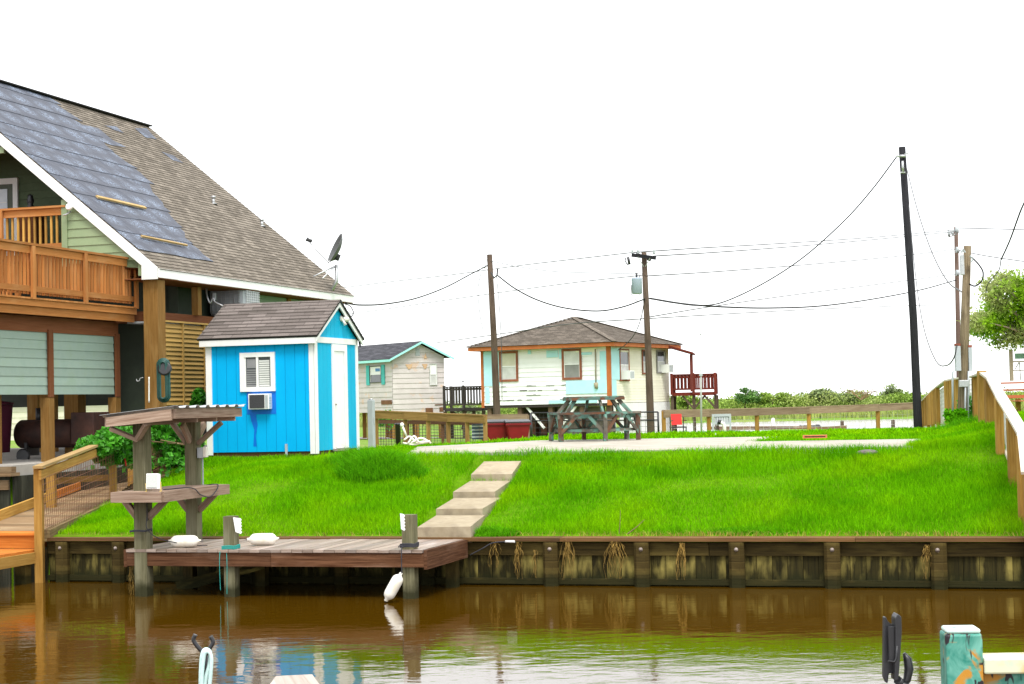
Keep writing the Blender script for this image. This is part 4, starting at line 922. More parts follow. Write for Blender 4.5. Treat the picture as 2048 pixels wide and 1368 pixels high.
for i, px in enumerate((440, 610)):
    h = hitv(px, 912, sv + .1); mb = MB(); mb.box(h.x - su - .2, h.x - su + .2, .02, .3, -.16, -.002); mb.build('foundation_block', CONCS, sh)

# ------------------------------------------------------------ ramp, its fence, neighbour dock
rf_ = thing('ramp_fence', 'sloping wooden fence with rusty wire mesh beside the ramp on the left', 'fence', W(-13.2, 0, .6), 0)
PT = [(80, 937, 24.3), (225, 880, 28.2), (325, 838, 32.0)]
tops = [at(*p) for p in PT]
mb = MB(); P = at(77, 936, 24.3); mb.box(P.x - .055, P.x + .055, P.y - .06, P.y + .06, -1, P.z); mb.build('post', TREAT, rf_, world=True)
for k, (px, z0) in enumerate(((225, .75), (325, 1.0))):
    P = tops[k + 1]; mb = MB(); mb.box(P.x - .05, P.x + .05, P.y - .05, P.y + .05, z0, P.z - .02); mb.build('post', TREAT, rf_, world=True)
mb = MB(); A = tops[0] + Vector((0, -.12, .02)); B = tops[1] + Vector((0, 0, .02)); C_ = tops[2] + Vector((0, 0, .02)); mb.beam(A, B, .14, .035); mb.beam(B, C_, .14, .035); mb.build('top_rail', wood('rail_grey_yellow', (.22, .14, .055), (.34, .23, .10), c3=(.14, .10, .055)), rf_, world=True)
mb = MB(); o = Vector((.03, 0, -.11)); mb.beam(A + o, B + o, .035, .13); mb.beam(B + o, C_ + o, .035, .13); mb.build('side_rail', TREAT, rf_, world=True)
BB = [at(85, 1066, 24.35), at(225, 1002, 28.2), at(340, 945, 32)]
mb = MB(); mb.beam(BB[0] + Vector((.05, 0, -.04)), BB[1] + Vector((.05, 0, -.04)), .1, .16); mb.beam(BB[1] + Vector((.05, 0, -.04)), BB[2] + Vector((.05, 0, -.04)), .1, .16); mb.build('base_beam', wood('mossy_beam', (.10, .065, .03), (.24, .17, .08), c3=(.34, .26, .12), f3=.6), rf_, world=True)
mb = MB()
def wiregrid(mb, tl, tr, bl_, br_, nx, nz, r):
    for i in range(nx + 1):
        t = i / nx; mb.tube([tl.lerp(tr, t) + Vector((rng.uniform(-.005, .005), 0, 0)), bl_.lerp(br_, t)], r, 3, caps=False)
    for j in range(nz + 1):
        t = j / nz; mb.tube([tl.lerp(bl_, t), tr.lerp(br_, t)], r, 3, caps=False)
o = Vector((.06, -.02, -.16)); wiregrid(mb, A + o, B + o, BB[0] + Vector((.06, -.02, .0)), BB[1] + Vector((.06, -.02, .0)), 42, 9, .0035)
wiregrid(mb, B + o, C_ + o, BB[1] + Vector((.06, -.02, .0)), BB[2] + Vector((.06, -.02, .0)), 40, 9, .0035); mb.build('wire_mesh', RUSTW, rf_, world=True)
# second, low rail fence on the far side of the ramp
rr2 = thing('ramp_railing', 'low wooden posts and boards on the far side of the ramp', 'railing', W(-15.6, 3.6, .8), 0)
P = at(103, 1012, 28.3); mb = MB(); mb.box(P.x - .07, P.x + .07, P.y - .07, P.y + .07, P.z - .3, 1.55); mb.build('post', TREAT, rr2, world=True)
P = at(262, 960, 31.8); mb = MB(); mb.box(P.x - .05, P.x + .05, P.y - .05, P.y + .05, P.z - .3, 1.75); mb.build('post', TREAT, rr2, world=True)
mb = MB(); mb.beam(at(112, 962, 28.4), at(215, 955, 31.4), .04, .1); mb.build('board', TREAT, rr2, world=True)
rp = thing('ramp', 'weathered wooden ramp climbing from the orange landing towards the yard', 'ramp', W(-14.0, .2, .6), -TH)
def rz2(v): return .67 + .045 * v
mb = MB(); v = .2; 
while v < 8.2:
    mb.slab([W(Lb(v) - .02, v, rz2(v)), W(Lb(v) - 1.35, v, rz2(v)), W(Lb(v + .14) - 1.35, v + .136, rz2(v + .136)), W(Lb(v + .14) - .02, v + .136, rz2(v + .136))], (0, 0, -.035)); v += .142
mb.build('decking', RAMPW, rp, world=True)
mb = MB(); mb.beam(W(Lb(.2) - 1.3, .2, rz2(.2) + .07), W(Lb(4.2) - 1.3, 4.2, rz2(4.2) + .09), .05, .15); mb.build('kick_board', TREATP, rp, world=True)
mb = MB(); mb.beam(W(Lb(4.25) - 1.3, 4.25, rz2(4.2) + .09), W(Lb(8) - 1.3, 8, rz2(8) + .09), .05, .13); mb.build('kick_board', ORANGE, rp, world=True)
mb = MB(); mb.beam(W(Lb(.2) - .05, .2, rz2(.2) - .12), W(Lb(8) - .05, 8, rz2(8) - .12), .05, .16); mb.beam(W(Lb(.2) - 1.35, .2, rz2(.2) - .12), W(Lb(8) - 1.35, 8, rz2(8) - .12), .05, .16); mb.build('stringer', TREAT, rp, world=True)
ld = thing('landing_dock', 'orange stained landing dock with a box step at the left edge', 'dock', W(-13.3, -.1, 0), -TH)
mb = MB()
for i in range(22): mb.box(-3, 0.0, -.05 - (i + 1) * .142 + .006, -.05 - i * .142, .42, .455)
mb.build('decking', ORANGE, ld)
mb = MB(); mb.box(.003, .045, -3.2, -.05, .27, .42); mb.build('side_fascia', TREATP, ld)
mb = MB(); mb.box(-3, -.02, -.045, .32, .46, .64); mb.build('step_box', ORANGE, ld)
mb = MB(); mb.box(-3, -.0, -.075, .33, .643, .675); mb.build('step_top', ORANGE, ld)
for x in (-.1, -2.5):
    for y in (-.3, -2.9):
        mb = MB(); mb.box(x - .08, x + .08, y - .08, y + .08, -1.3, .418); mb.build('post', BPOST, ld)
# walls of the slip behind the landing
sw = thing('slip_wall', 'dark timber retaining wall under the house pad behind the ramp', 'retaining wall', W(-16.35, 3.97, 0), -TH)
mb = MB(); x = -14
while x < -.01: mb.box(x, x + .192, -.06, -.02, -1.2, 1.30); x += .2
y = 0
while y < 4: mb.box(.02, .06, y, y + .19, -1.2, 1.3); y += .2
mb.build('planks', wood('dark_wall_plank', (.02, .022, .016), (.05, .05, .035), c3=(.10, .10, .07), f3=.4), sw)
mb = MB(); mb.box(-14, .0, -.11, -.062, 1.08, 1.24); mb.box(-14, .1, -.18, .1, 1.305, 1.36); mb.box(-14, .08, -.12, .02, 1.365, 1.46); mb.build('cap_boards', RAMPW, sw)
for x in (-.35, -2.2, -4.2):
    mb = MB(); mb.box(x - .09, x + .09, -.24, -.115, -1.2, 1.29); p = mb.build('post', GPOST, sw)
    mb = MB(); mb.ball((x, -.25, 1.1), .03, .02, .03, 8, 6); mb.build('bolt', STEEL, p)
mb = MB(); x = -3
bkl = thing('side_bulkhead', 'dark timber wall beneath the ramp fence beside the landing', 'retaining wall', W(-13.25, 0, 0), -TH)
mb = MB(); v = 0
while v < 7.9:
    a, c = W(Lb(v) + .04, v, -1.2), W(Lb(v + .19) + .04, v + .185, -1.2); mb.slab([a, c, c + Vector((0, 0, 1.75 + .11 * v)), a + Vector((0, 0, 1.75 + .11 * v))], Vector((-.05, 0, 0))); v += .192
mb.build('planks', BULK, bkl, world=True)

# vine on the fence
g = np.random.default_rng(21); pts = []
def blob(px, py, D, rx, rz, ry, n):
    n = int(n * 2.0)
    c = np.array(at(px, py, D)); d = g.normal(size=(n, 3)); d /= np.linalg.norm(d, axis=1)[:, None]; r = g.random(n) ** .45
    pts.append(c + d * r[:, None] * np.array([rx, ry, rz]))
for b_ in ((165, 905, 27.4, .14, .1, .15, 150), (185, 893, 27.8, .26, .16, .22, 420), (215, 900, 28.2, .3, .25, .25, 500), (205, 890, 28, .28, .16, .25, 520), (232, 876, 27.9, .32, .2, .25, 800), (195, 898, 27.2, .22, .13, .15, 350), (215, 882, 27.6, .25, .15, .2, 450), (255, 868, 28.3, .3, .22, .25, 650), (262, 848, 29, .2, .14, .2, 250), (310, 845, 31, .3, .16, .3, 500), (355, 842, 32, .34, .2, .3, 600), (240, 905, 28.6, .33, .2, .3, 500), (270, 872, 29.8, .3, .25, .3, 700), (262, 905, 30, .25, .25, .3, 300), (300, 870, 31, .34, .3, .3, 900), (340, 862, 32, .42, .33, .35, 1300), (365, 885, 32.2, .38, .38, .35, 1100), (335, 900, 32, .38, .3, .3, 700), (310, 900, 31.5, .3, .3, .3, 350), (398, 805, 34.6, .16, .28, .2, 380), (385, 850, 33.4, .22, .3, .2, 400)):
    blob(*b_)
for k in range(26):
    x = rng.uniform(165, 380); P = at(x, rng.uniform(905, 925), 28 + (x - 165) / 60); n_ = 14
    q = np.array([[P.x + rng.uniform(-.03, .03), P.y, P.z - .35 * i / n_ * rng.random()] for i in range(n_)]); pts.append(q)
vn = thing('climbing_vine', 'bright green climbing vine spilling over the ramp fence', 'vine', at(340, 930, 32), 0)
P_ = np.concatenate(pts) - np.array(vn.location); leaves('foliage', LEAF, P_, .10, vn, 4, .75)
mb = MB()
for k in range(10):
    a = at(rng.uniform(320, 380), 925, 32); mb.tube(cr_curve([a, a + Vector((rng.uniform(-.2, .2), 0, .3)), at(rng.uniform(200, 370), 880, rng.uniform(29, 32))], 4), .009, 4)
mb.build('stems', RAMPW, vn, world=True)
# dark brush behind
g = np.random.default_rng(22); pts = []
for b_ in ((372, 915, 32.6, .3, .3, .3, 600), (355, 935, 32.3, .2, .15, .2, 260)): blob(*b_)
bs = thing('dry_brush', 'dry brown brush at the foot of the vine beside the shed', 'bush', at(370, 940, 32.6), 0)
leaves('twigs', mat('dry_twig', (.05, .03, .015), (.12, .08, .04), rnd=.4), np.concatenate(pts) - np.array(bs.location), .10, bs, 5, .15)
rope('red_ribbon', 'red ribbon hanging from the fence below the vine', [at(247, 908, 28.4), at(250, 920, 28.4), at(252, 932, 28.4)], .014, mat('red_plastic', (.6, .03, .02)), 'ribbon')
# ------------------------------------------------------------ pale house on stilts
def win(mb_parent, root, o, es, nrm, x0, x1, z0, z1, fm_, trim=.1, split=True, up=None, low=None, names=('window', 'pane')):
    """window on a wall: frame with sash bars, upper and lower pane"""
    o, es, nrm = Vector(o), Vector(es), Vector(nrm); Z_ = Vector((0, 0, 1))
    P = lambda s, z, d: o + es * s + Z_ * z + nrm * d
    mb = MB()
    for a, b_, c, d in ((x0, x1, z1 - trim, z1), (x0, x1, z0, z0 + trim), (x0, x0 + trim, z0 + trim, z1 - trim), (x1 - trim, x1, z0 + trim, z1 - trim)):
        mb.slab([P(a, c, .024), P(b_, c, .024), P(b_, d, .024), P(a, d, .024)], nrm * .04)
    fr = mb.build('window', fm_, root)
    a, b_, c, d = x0 + trim, x1 - trim, z0 + trim, z1 - trim; m_ = (c + d) / 2
    for (q0, q1, mm) in ((m_, d, up or BLIND), (c, m_, low or GLASS)):
        mb = MB(); mb.slab([P(a, q0, .022), P(b_, q0, .022), P(b_, q1, .022), P(a, q1, .022)], nrm * .006); mb.build('pane', mm, fr)
    mb = MB(); mb.slab([P(a, m_ - .02, .03), P(b_, m_ - .02, .03), P(b_, m_ + .02, .03), P(a, m_ + .02, .03)], nrm * .015)
    mb.slab([P(a, c, .03), P(a + .03, c, .03), P(a + .03, d, .03), P(a, d, .03)], nrm * .01); mb.slab([P(b_ - .03, c, .03), P(b_, c, .03), P(b_, d, .03), P(b_ - .03, d, .03)], nrm * .01)
    mb.build('sash', WHITE, fr); return fr
PH = R(28); cF = at(1222, 860, 74); cF.z = .9
fh = thing('pale_house', 'white and pale yellow house on stilts with hip roof and patchy blue siding', 'house', cF, -PH)
# local: x along the front (front runs to -x), y along the side; facing camera is -y, side faces +x
FW, FS, FZ0, FZ1 = 6.15, 6.4, 1.33, 3.72
WS = mat('white_siding', (.76, .76, .76), (.82, .82, .82), scale=1.5, rough=.6, rnd=.03, c3=(.60, .57, .50), s3=5, f3=.12, t3=(.6, .75))
YS = mat('pale_yellow_siding', (.76, .73, .58), (.82, .79, .66), scale=1.5, rough=.6, rnd=.05)
BP = mat('pale_blue_board', (.38, .68, .74), (.46, .74, .80), scale=2, rough=.6, rnd=.06)
ORT = mat('rust_orange_trim', (.38, .10, .025), (.48, .15, .04), scale=4, rnd=.1); RBT = mat('red_brown_trim', (.20, .06, .03), (.28, .10, .05), scale=4, rnd=.1)
mb = MB(); mb.box(-FW, -.01, .01, FS, FZ0, FZ1); mb.build('house_core', mat('sheathing', (.25, .2, .15)), fh)
mb = MB(); siding(mb, [(-FW, FZ0), (0, FZ0), (0, FZ1), (-FW, FZ1)], lambda s, z: (s, 0, z), (0, -1, 0), .2, .02, .004); fw = mb.build('front_wall', WS, fh)
mb = MB(); siding(mb, [(0, FZ0), (FS, FZ0), (FS, FZ1), (0, FZ1)], lambda s, z: (0, s, z), (1, 0, 0), .12, .014); mb.build('side_wall', YS, fh)
mb = MB()
for a, b_, c, d in ((-6.05, -5.28, FZ0 + .85, FZ1 - .03), (-4.75 + .9, -4.75 + 1.05, FZ1 - .2, FZ1 - .04), (-2.95, -2.4, FZ1 - .38, FZ1 - .08), (-2.05, -.02, FZ0 + .42, FZ0 + .98), (-.42, -.12, FZ0 + .98, FZ1 - .2), (-1.35, -.8, FZ1 - .32, FZ1 - .22), (-2.35, -2.2, FZ1 - .45, FZ1 - .05), (-6.0, -5.8, FZ0 + .1, FZ0 + .8), (-2.9, -.6, FZ0 + .02, FZ0 + .16)):
    mb = MB(); mb.box(a, b_, -.045 - rng.random() * .004, -.023, c, d); mb.build('blue_board', BP, fh)
mb = MB(); mb.box(.02, .04, .12, .95, FZ0 + .98, FZ1 - .05); mb.build('blue_board', BP, fh)
mb = MB(); mb.box(.02, .036, .12, .6, FZ0 + .3, FZ0 + .97); mb.build('blue_board', BP, fh)
mb = MB(); mb.box(-1.55, -.55, -.04, -.023, FZ1 - .2, FZ1 - .02); mb.build('yellow_board', YS, fh); mb = MB(); mb.box(.02, .06, 1.1, 1.9, FZ1 - .22, FZ1 - .05); mb.build('yellow_board', YS, fh)
mb = MB(); mb.box(-.12, .0, -.05, .0, FZ0 - .1, FZ1); mb.box(.001, .05, -.05, .08, FZ0 - .1, FZ1); mb.box(-FW - .05, -FW + .08, -.05, .02, FZ0 - .1, FZ1); mb.build('corner_boards', ORT, fh)
mb = MB()
for i in range(26):
    x = rng.uniform(-5.6, -1.9); z = FZ0 + rng.choice([.2, .2, .4, .6, .8]) - .0; w_ = rng.uniform(.08, .4); mb.box(x, x + w_, -.036, -.021, z, z + rng.uniform(.015, .035))
mb.build('missing_slivers', DARKIN, fh)
WB = mat('tan_blind', (.50, .47, .36), (.58, .55, .44), rnd=0)
win(None, fh, (0, 0, 0), (1, 0, 0), (0, -1, 0), -5.28, -4.35, 2.35, FZ1 - .04, RBT, up=WB, low=BLIND)
win(None, fh, (0, 0, 0), (1, 0, 0), (0, -1, 0), -2.22, -1.28, 2.35, FZ1 - .04, RBT, up=BLIND, low=mat('grey_blind2', (.20, .20, .19), (.26, .26, .25)))
for a, b_, z0, n_ in ((.95, 1.95, 2.25, 0), (3.35, 4.15, 2.55, 0), (4.95, 5.95, 2.6, 1)):
    win(None, fh, (0, 0, 0), (0, 1, 0), (1, 0, 0), a, b_, z0, FZ1 - .08, RBT if n_ == 0 else mat('grey_frame', (.25, .24, .23)), trim=.07, up=GLASS, low=BLIND)
for y, z in ((1.4, 2.32), (5.7, 2.62)):
    mb = MB(); mb.box(.03, .42, y - .24, y + .24, z, z + .38); a_ = mb.build('window_air_conditioner', WHITE, fh)
    mb = MB(); [mb.box(.421, .43, y - .2 + i * .05, y - .18 + i * .05, z + .05, z + .33) for i in range(8)]; mb.build('grille', GREYP, a_)
mb = MB(); mb.tube([(-.62, -.05, FZ1 - .1), (-.62, -.06, 2.15)], .03, 6); mb.tube([(-.62, -.06, 2.2), (-.60, -.07, 1.95)], [.10, .07], 10); mb.build('electric_meter', mat('meter_tan', (.35, .3, .2)), fh)
mb = MB(); mb.box(-FW - .45, .45, -.45, FS + .45, FZ1 + .0, FZ1 + .16); mb.build('eave_fascia', ORT, fh)
ov = .5; A = (-FW - ov, -ov); B = (ov, -ov); C_ = (ov, FS + ov); D_ = (-FW - ov, FS + ov); zE = FZ1 + .17; pz = 5.16
r1_, r2_ = Vector((-FW / 2, FS / 2 - .3, pz)), Vector((-FW / 2, FS / 2 + .5, pz - .02))
def hip(mb, a, b, tops):
    a, b = Vector((*a, zE)), Vector((*b, zE)); es = (b - a).normalized(); q = [(a - a), (b - a)] + [t - a for t in tops]
    nn = es.cross(tops[0] - a).normalized(); nn = nn if nn.z > 0 else -nn; et_ = nn.cross(es); et_ = et_ if et_.z > 0 else -et_
    roof_plane(mb, [(p.dot(es), p.dot(et_)) for p in q], a, es, et_, nn, .15, .014, soff=rng.random() * 9)
mb = MB(); hip(mb, A, B, [r1_]); hip(mb, B, C_, [r2_, r1_]); hip(mb, C_, D_, [r2_]); hip(mb, D_, A, [r1_, r2_]); rr = mb.build('roof', SH_FAR, fh)
mb = MB(); up = Vector((0, 0, .03))
for a, b_ in (((*A, zE), r1_), ((*B, zE), r1_), ((*C_, zE), r2_), ((*D_, zE), r2_), (r1_, r2_)): mb.beam(Vector(a) + up, Vector(b_) + up, .22, .03)
mb.build('hip_caps', SH_FAR, rr)
# stilts, lower boards, braces
for x in (-5.9, -4.4, -2.9, -1.4, -.15):
    for y in (.2, 3.2, 6.1):
        mb = MB(); mb.box(x - .1, x + .1, y - .1, y + .1, -.3, FZ0); mb.build('stilt', wood('old_post', (.10, .06, .04), (.18, .12, .08)), fh)
mb = MB(); mb.beam((-5.6, .1, 1.2), (-5.0, .1, .4), .05, .1); mb.beam((-4.1, .1, 1.3), (-3.2, .1, .3), .05, .1); mb.beam((-1.6, .1, 1.3), (-2.4, .1, .35), .05, .1); mb.build('brace', WHITE, fh)
mb = MB(); mb.box(-2.75, -.5, .5, .56, -.1, 1.2); mb.build('lower_boards', wood('grey_boards', (.14, .12, .10), (.24, .20, .17)), fh)
mb = MB(); mb.box(-5.8, -3.4, 2.6, 2.7, -.1, 1.25); mb.build('lower_boards', wood('dark_boards', (.05, .04, .035), (.10, .08, .06)), fh)
mb = MB(); mb.box(-.02, .03, .9, FS, -.3, FZ0 - .02); mb.box(.001, .05, .3, .42, -.3, FZ0); mb.build('lower_side_wall', WHITE, fh)
mb = MB(); mb.box(-FW, -.0, .0, FS, FZ0 - .12, FZ0 - .003); mb.build('floor_frame', mat('floor_dark', (.04, .03, .025)), fh)
mb = MB()
for i in range(5):
    x = rng.uniform(-5.5, -3); mb.box(x, x + .3, 1.5, 1.9, 0, rng.uniform(.3, .8))
mb.build('stored_junk', mat('junk', (.10, .07, .04), (.2, .06, .03)), fh)
# red deck
def deck_porch(name, label, root_loc, rot, wdt, dep, zf, m, hr_=.75, posts=True, roofed=False, gap=.16, n_braces=True):
    t = thing(name, label, 'deck', root_loc, rot)
    mb = MB(); mb.box(0, wdt, 0, dep, zf - .15, zf); mb.build('floor', m, t)
    sides = [((0, 0), (wdt, 0)), ((wdt, 0), (wdt, dep)), ((0, dep), (wdt, dep))]
    for (a, b_) in sides:
        mb = MB(); mb.beam((*a, zf + hr_), (*b_, zf + hr_), .1, .05); mb.beam((*a, zf + .15), (*b_, zf + .15), .05, .07); mb.beam((*a, zf + hr_ - .1), (*b_, zf + hr_ - .1), .04, .08); mb.build('rail', m, t)
        L = math.dist(a, b_); k = int(L / gap)
        for i in range(1, k):
            s = i / k; x, y = a[0] + (b_[0] - a[0]) * s, a[1] + (b_[1] - a[1]) * s
            mb = MB(); mb.box(x - .035, x + .035, y - .02, y + .02, zf + .18, zf + hr_); mb.build('baluster', m, t)
    for (x, y) in ((.0, 0), (wdt, 0), (wdt, dep), (0, dep), (wdt * .5, 0)):
        mb = MB(); mb.box(x - .06, x + .06, y - .06, y + .06, zf - .1, zf + hr_ + .06); mb.build('rail_post', m, t)
        if posts:
            mb = MB(); mb.box(x - .07, x + .07, y - .07 + .15, y + .07 + .15, -.3, zf - .152); mb.build('stilt', wood('dark_stilt', (.06, .04, .03), (.12, .09, .06)), t)
    if n_braces:
        for x, s in ((wdt * .5, 1), (wdt * .5, -1), (wdt, -1)):
            mb = MB(); mb.beam((x, .1, zf - .75), (x + s * .5, .1, zf - .16), .05, .09); mb.build('brace', wood('dark_stilt', (.06, .04, .03), (.12, .09, .06)), t)
    return t
REDD = wood('red_deck_stain', (.10, .016, .011), (.165, .032, .020), rnd=.15)
pR = cF + Matrix.Rotation(-PH, 3, 'Z') @ Vector((.42, FS - .7, 0))
rd = deck_porch('red_deck', 'dark red railed porch deck on stilts at the right end of the pale house', pR, R(-8), 1.95, 2.4, 1.72, REDD, .80)
mb = MB(); mb.slab([(-.15, -.3, 3.78), (1.0, -.3, 3.42), (1.0, 2.6, 3.42), (-.15, 2.6, 3.78)], (0, 0, .09)); mb.build('porch_roof', REDD, rd)
mb = MB(); mb.box(.84, .98, -.08, .06, 1.75, 3.42); mb.build('roof_post', wood('dark_red_post', (.10, .025, .02), (.16, .04, .03)), rd)
pL = at(890, 860, 79); pL.z = .9
deck_porch('dark_deck', 'blackened wooden walkway deck between the two far houses', pL, R(-6), 1.75, 2.2, 1.25, wood('blackened_wood', (.025, .022, .02), (.07, .06, .055), c3=(.14, .12, .10), f3=.4), .95, gap=.13)
mb = MB(); mb.tube([at(926, 790, 78.6), at(926, 760, 78.6)], .015, 4); mb.tube([at(923, 763, 78.6), at(929, 763, 78.6)], .015, 4); solo(mb, 'deck_finial', BLACKP, 'tiny dark cross shaped finial above the dark deck rail', 'ornament')
# ------------------------------------------------------------ grey cottage
cG = at(787, 860, 80); cG.z = .8
gh = thing('grey_cottage', 'small peeling grey cottage with teal trim and charcoal gable roof', 'house', cG, 0)
b1v = Vector((.97, .24, 0)).normalized(); b2v = Vector((-.57, .82, 0)).normalized(); GW, GL, gz0, gz1, gzp = 2.42, 7.5, 1.22, 3.72, 4.36
n1 = Vector((b1v.y, -b1v.x, 0)); n2 = Vector((-b2v.y, b2v.x, 0)); n2 = n2 if n2.x < 0 else -n2
GS = mat('peeling_grey_siding', (.49, .44, .43), (.58, .53, .52), scale=2, rough=.7, rnd=.06, c3=(.60, .42, .30), s3=2.6, f3=.75, t3=(.60, .66))
GT = mat('teal_trim', (.30, .66, .62), (.35, .72, .68), rnd=.04); GT2 = mat('deep_teal_shutter', (.05, .38, .36), (.08, .45, .42), rnd=.05)
mb = MB(); siding(mb, [(0, gz0 - .1), (GW, gz0 - .1), (GW, gz1), (GW / 2, gzp), (0, gz1)], lambda s, z: b1v * s + Vector((0, 0, z)), n1, .235, .02); mb.build('gable_wall', GS, gh)
mb = MB(); siding(mb, [(0, gz0), (GL, gz0), (GL, gz1), (0, gz1)], lambda s, z: b2v * s + Vector((0, 0, z)), n2, .235, .02); mb.build('side_wall', GS, gh)
mb = MB(); e = b1v * GW; mb.slab([b1v * .02 - n1 * .02, e - n1 * .02, e + b2v * GL, b2v * GL + b1v * .02], (0, 0, .001)); 
base = [b1v * .03 + b2v * .03, e + b2v * .03, e + b2v * GL, b2v * GL + b1v * .03]; mb.slab([p + Vector((0, 0, gz0 + .1)) for p in base], (0, 0, gz1 - gz0 - .1)); mb.build('core', GS, gh)
for s_ in (.15, 1.2, 2.3):
    for t_ in (.2, 2.5, 5): p = b1v * s_ + b2v * t_; mb = MB(); mb.box(p.x - .09, p.x + .09, p.y - .09, p.y + .09, -.3, gz0 + .08); mb.build('stilt', PILE, gh)
mb = MB(); ovh = .28; slg = (gzp - gz1) / (GW / 2)
for s0, s1, z0, z1 in ((-ovh, GW / 2, gz1 - ovh * slg, gzp), (GW + ovh, GW / 2, gz1 - ovh * slg, gzp)):
    a = b1v * s0 - b2v * .35 + Vector((0, 0, z0 + .08)); L = (Vector((abs(s1 - s0), z1 - z0, 0))).length; up_ = (b1v * (s1 - s0) + Vector((0, 0, z1 - z0))).normalized(); nn = b2v.cross(up_); nn = nn if nn.z > 0 else -nn
    es_ = b2v; roof_plane(mb, [(0, 0), (GL + .6, 0), (GL + .6, L), (0, L)], a, es_, up_ - es_ * 0, nn, .15, .014)
mb.build('roof', SH_GREY, gh)
mb = MB()
for s0 in (-ovh, GW + ovh):
    a = b1v * s0 - b2v * .36 + Vector((0, 0, gz1 - ovh * slg - .02)); t_ = b1v * (GW / 2) - b2v * .36 + Vector((0, 0, gzp - .02)); mb.slab([a, t_, t_ + Vector((0, 0, .10)), a + Vector((0, 0, .10))], n1 * .03)
a = b1v * -ovh - b2v * .36 + Vector((0, 0, gz1 - ovh * slg - .05)); c = a + b2v * (GL + .6); mb.slab([a, c, c + Vector((0, 0, .11)), a + Vector((0, 0, .11))], n2 * .03)
mb.build('trim', GT, gh)
win(None, gh, (0, 0, 0), b1v, n1, 1.72, 2.08, 2.42, 3.42, BLIND, trim=.03, up=WHITE, low=BLIND)
def sg(px):   # distance along the side wall for a pixel column
    P = hitp(px, 740, cG, n2); return (P - cG).dot(b2v)
s0, s1 = sg(764), sg(741)
win(None, gh, (0, 0, 0), b2v, n2, s0, s1, 2.6, 3.38, mat('dark_frame', (.08, .08, .08)), trim=.03, up=WHITE, low=GLASS)
for q in (s0 - .30, s1 + .04):
    mb = MB(); p = b2v * q + n2 * .03; mb.slab([p + Vector((0, 0, 2.5)), p + b2v * .28 + Vector((0, 0, 2.5)), p + b2v * .28 + Vector((0, 0, 3.42)), p + Vector((0, 0, 3.42))], n2 * .03); mb.build('shutter', GT2, gh)
mb = MB(); p = b2v * (s0 + .14) + n2 * .032; mb.slab([p + Vector((0, 0, 3.12)), p + b2v * .4 + Vector((0, 0, 3.12)), p + b2v * .4 + Vector((0, 0, 3.26)), p + Vector((0, 0, 3.26))], n2 * .01); mb.build('window_sticker', mat('blue_sign', (.10, .25, .5)), gh)
mb = MB(); p = b1v * (GW / 2 - .12) + n1 * .025; mb.slab([p + Vector((0, 0, 3.78)), p + b1v * .2 + Vector((0, 0, 3.78)), p + b1v * .2 + Vector((0, 0, 4.1)), p + Vector((0, 0, 4.1))], n1 * .01); mb.build('gable_vent', GREYP, gh)
mb = MB()
for sx, zz, w_, h_ in ((1.5, 1.18, .35, .2), (2.15, 1.2, .2, .2), (1.95, 1.5, .45, .04)): p = b1v * sx + n1 * .025; mb.slab([p + Vector((0, 0, zz)), p + b1v * w_ + Vector((0, 0, zz)), p + b1v * w_ + Vector((0, 0, zz + h_)), p + Vector((0, 0, zz + h_))], n1 * .012)
p = b2v * .05 + n2 * .025; mb.slab([p + Vector((0, 0, 1.58)), p + b2v * .95 + Vector((0, 0, 1.58)), p + b2v * .95 + Vector((0, 0, 1.78)), p + Vector((0, 0, 1.78))], n2 * .012)
mb.build('bare_patches', mat('bare_board', (.20, .09, .04), (.12, .05, .02)), gh)
mb = MB()
for sx, zz, w_ in ((.6, 3.40, .34), (1.38, 3.40, .26)): p = b1v * sx + n1 * .026; mb.slab([p + Vector((0, 0, zz)), p + b1v * w_ + Vector((0, 0, zz)), p + b1v * (w_ * .75) + Vector((0, 0, zz - .2)), p + b1v * (w_ * .45) + Vector((0, 0, zz - .24))], n1 * .01)
p = b1v * 1.48 + n1 * .026; mb.slab([p + Vector((0, 0, 3.66)), p + b1v * .14 + Vector((0, 0, 3.66)), p + b1v * .08 + Vector((0, 0, 3.9))], n1 * .01)
mb.build('bare_wood', mat('peeled_tan', (.62, .42, .26), (.55, .34, .2)), gh)

# ------------------------------------------------------------ right hand fence
rfn = thing('side_fence', 'long wooden mesh fence with broad top board along the right edge of the lawn', 'fence', at(*FENCE_R[0]), 0)
TOPS = [(2047, 868), (2026, 833), (2001, 792), (1981, 756), (1967, 746), (1952, 752), (1917, 757), (1895, 761), (1877, 774), (1866, 783), (1857, 791), (1844, 804)]
fb = [at(*p) for p in FENCE_R]; ft = []
for (x, y), p in zip(TOPS, FENCE_R): q = at(x, y, p[2]); ft.append(Vector((q.x, q.y, q.z)))
P_off = fb[0] + (fb[0] - fb[1]) * .55; T_off = P_off + Vector((0, 0, ft[0].z - fb[0].z)); 
fb = [P_off] + fb; ft = [T_off - Vector((0, 0, .25))] + ft
for i, (a, b_) in enumerate(zip(fb, ft)):
    s = .05 if i not in (4, 5) else .07
    mb = MB(); mb.box(a.x - s, a.x + s, a.y - s, a.y + s, a.z - .35, b_.z - .02 + (.06 if i == 5 else 0)); mb.build('post', TREATP if i in (5, 7) else TREAT, rfn, world=True)
for i in range(len(ft) - 1):
    mb = MB(); mb.beam(ft[i], ft[i + 1], .15, .038); mb.build('top_board', wood('whitish_board', (.52, .45, .36), (.70, .64, .55)), rfn, world=True)  # whiteness of the lit top board put into its wood colour
mb = MB()
for i in range(len(fb) - 1): mb.beam(fb[i] + Vector((.07, 0, .03)), fb[i + 1] + Vector((.07, 0, .03)), .03, .14)
mb.build('base_board', wood('whitish_board', (.52, .45, .36), (.70, .64, .55)), rfn, world=True)
mb = MB(); o = Vector((.08, 0, 0))
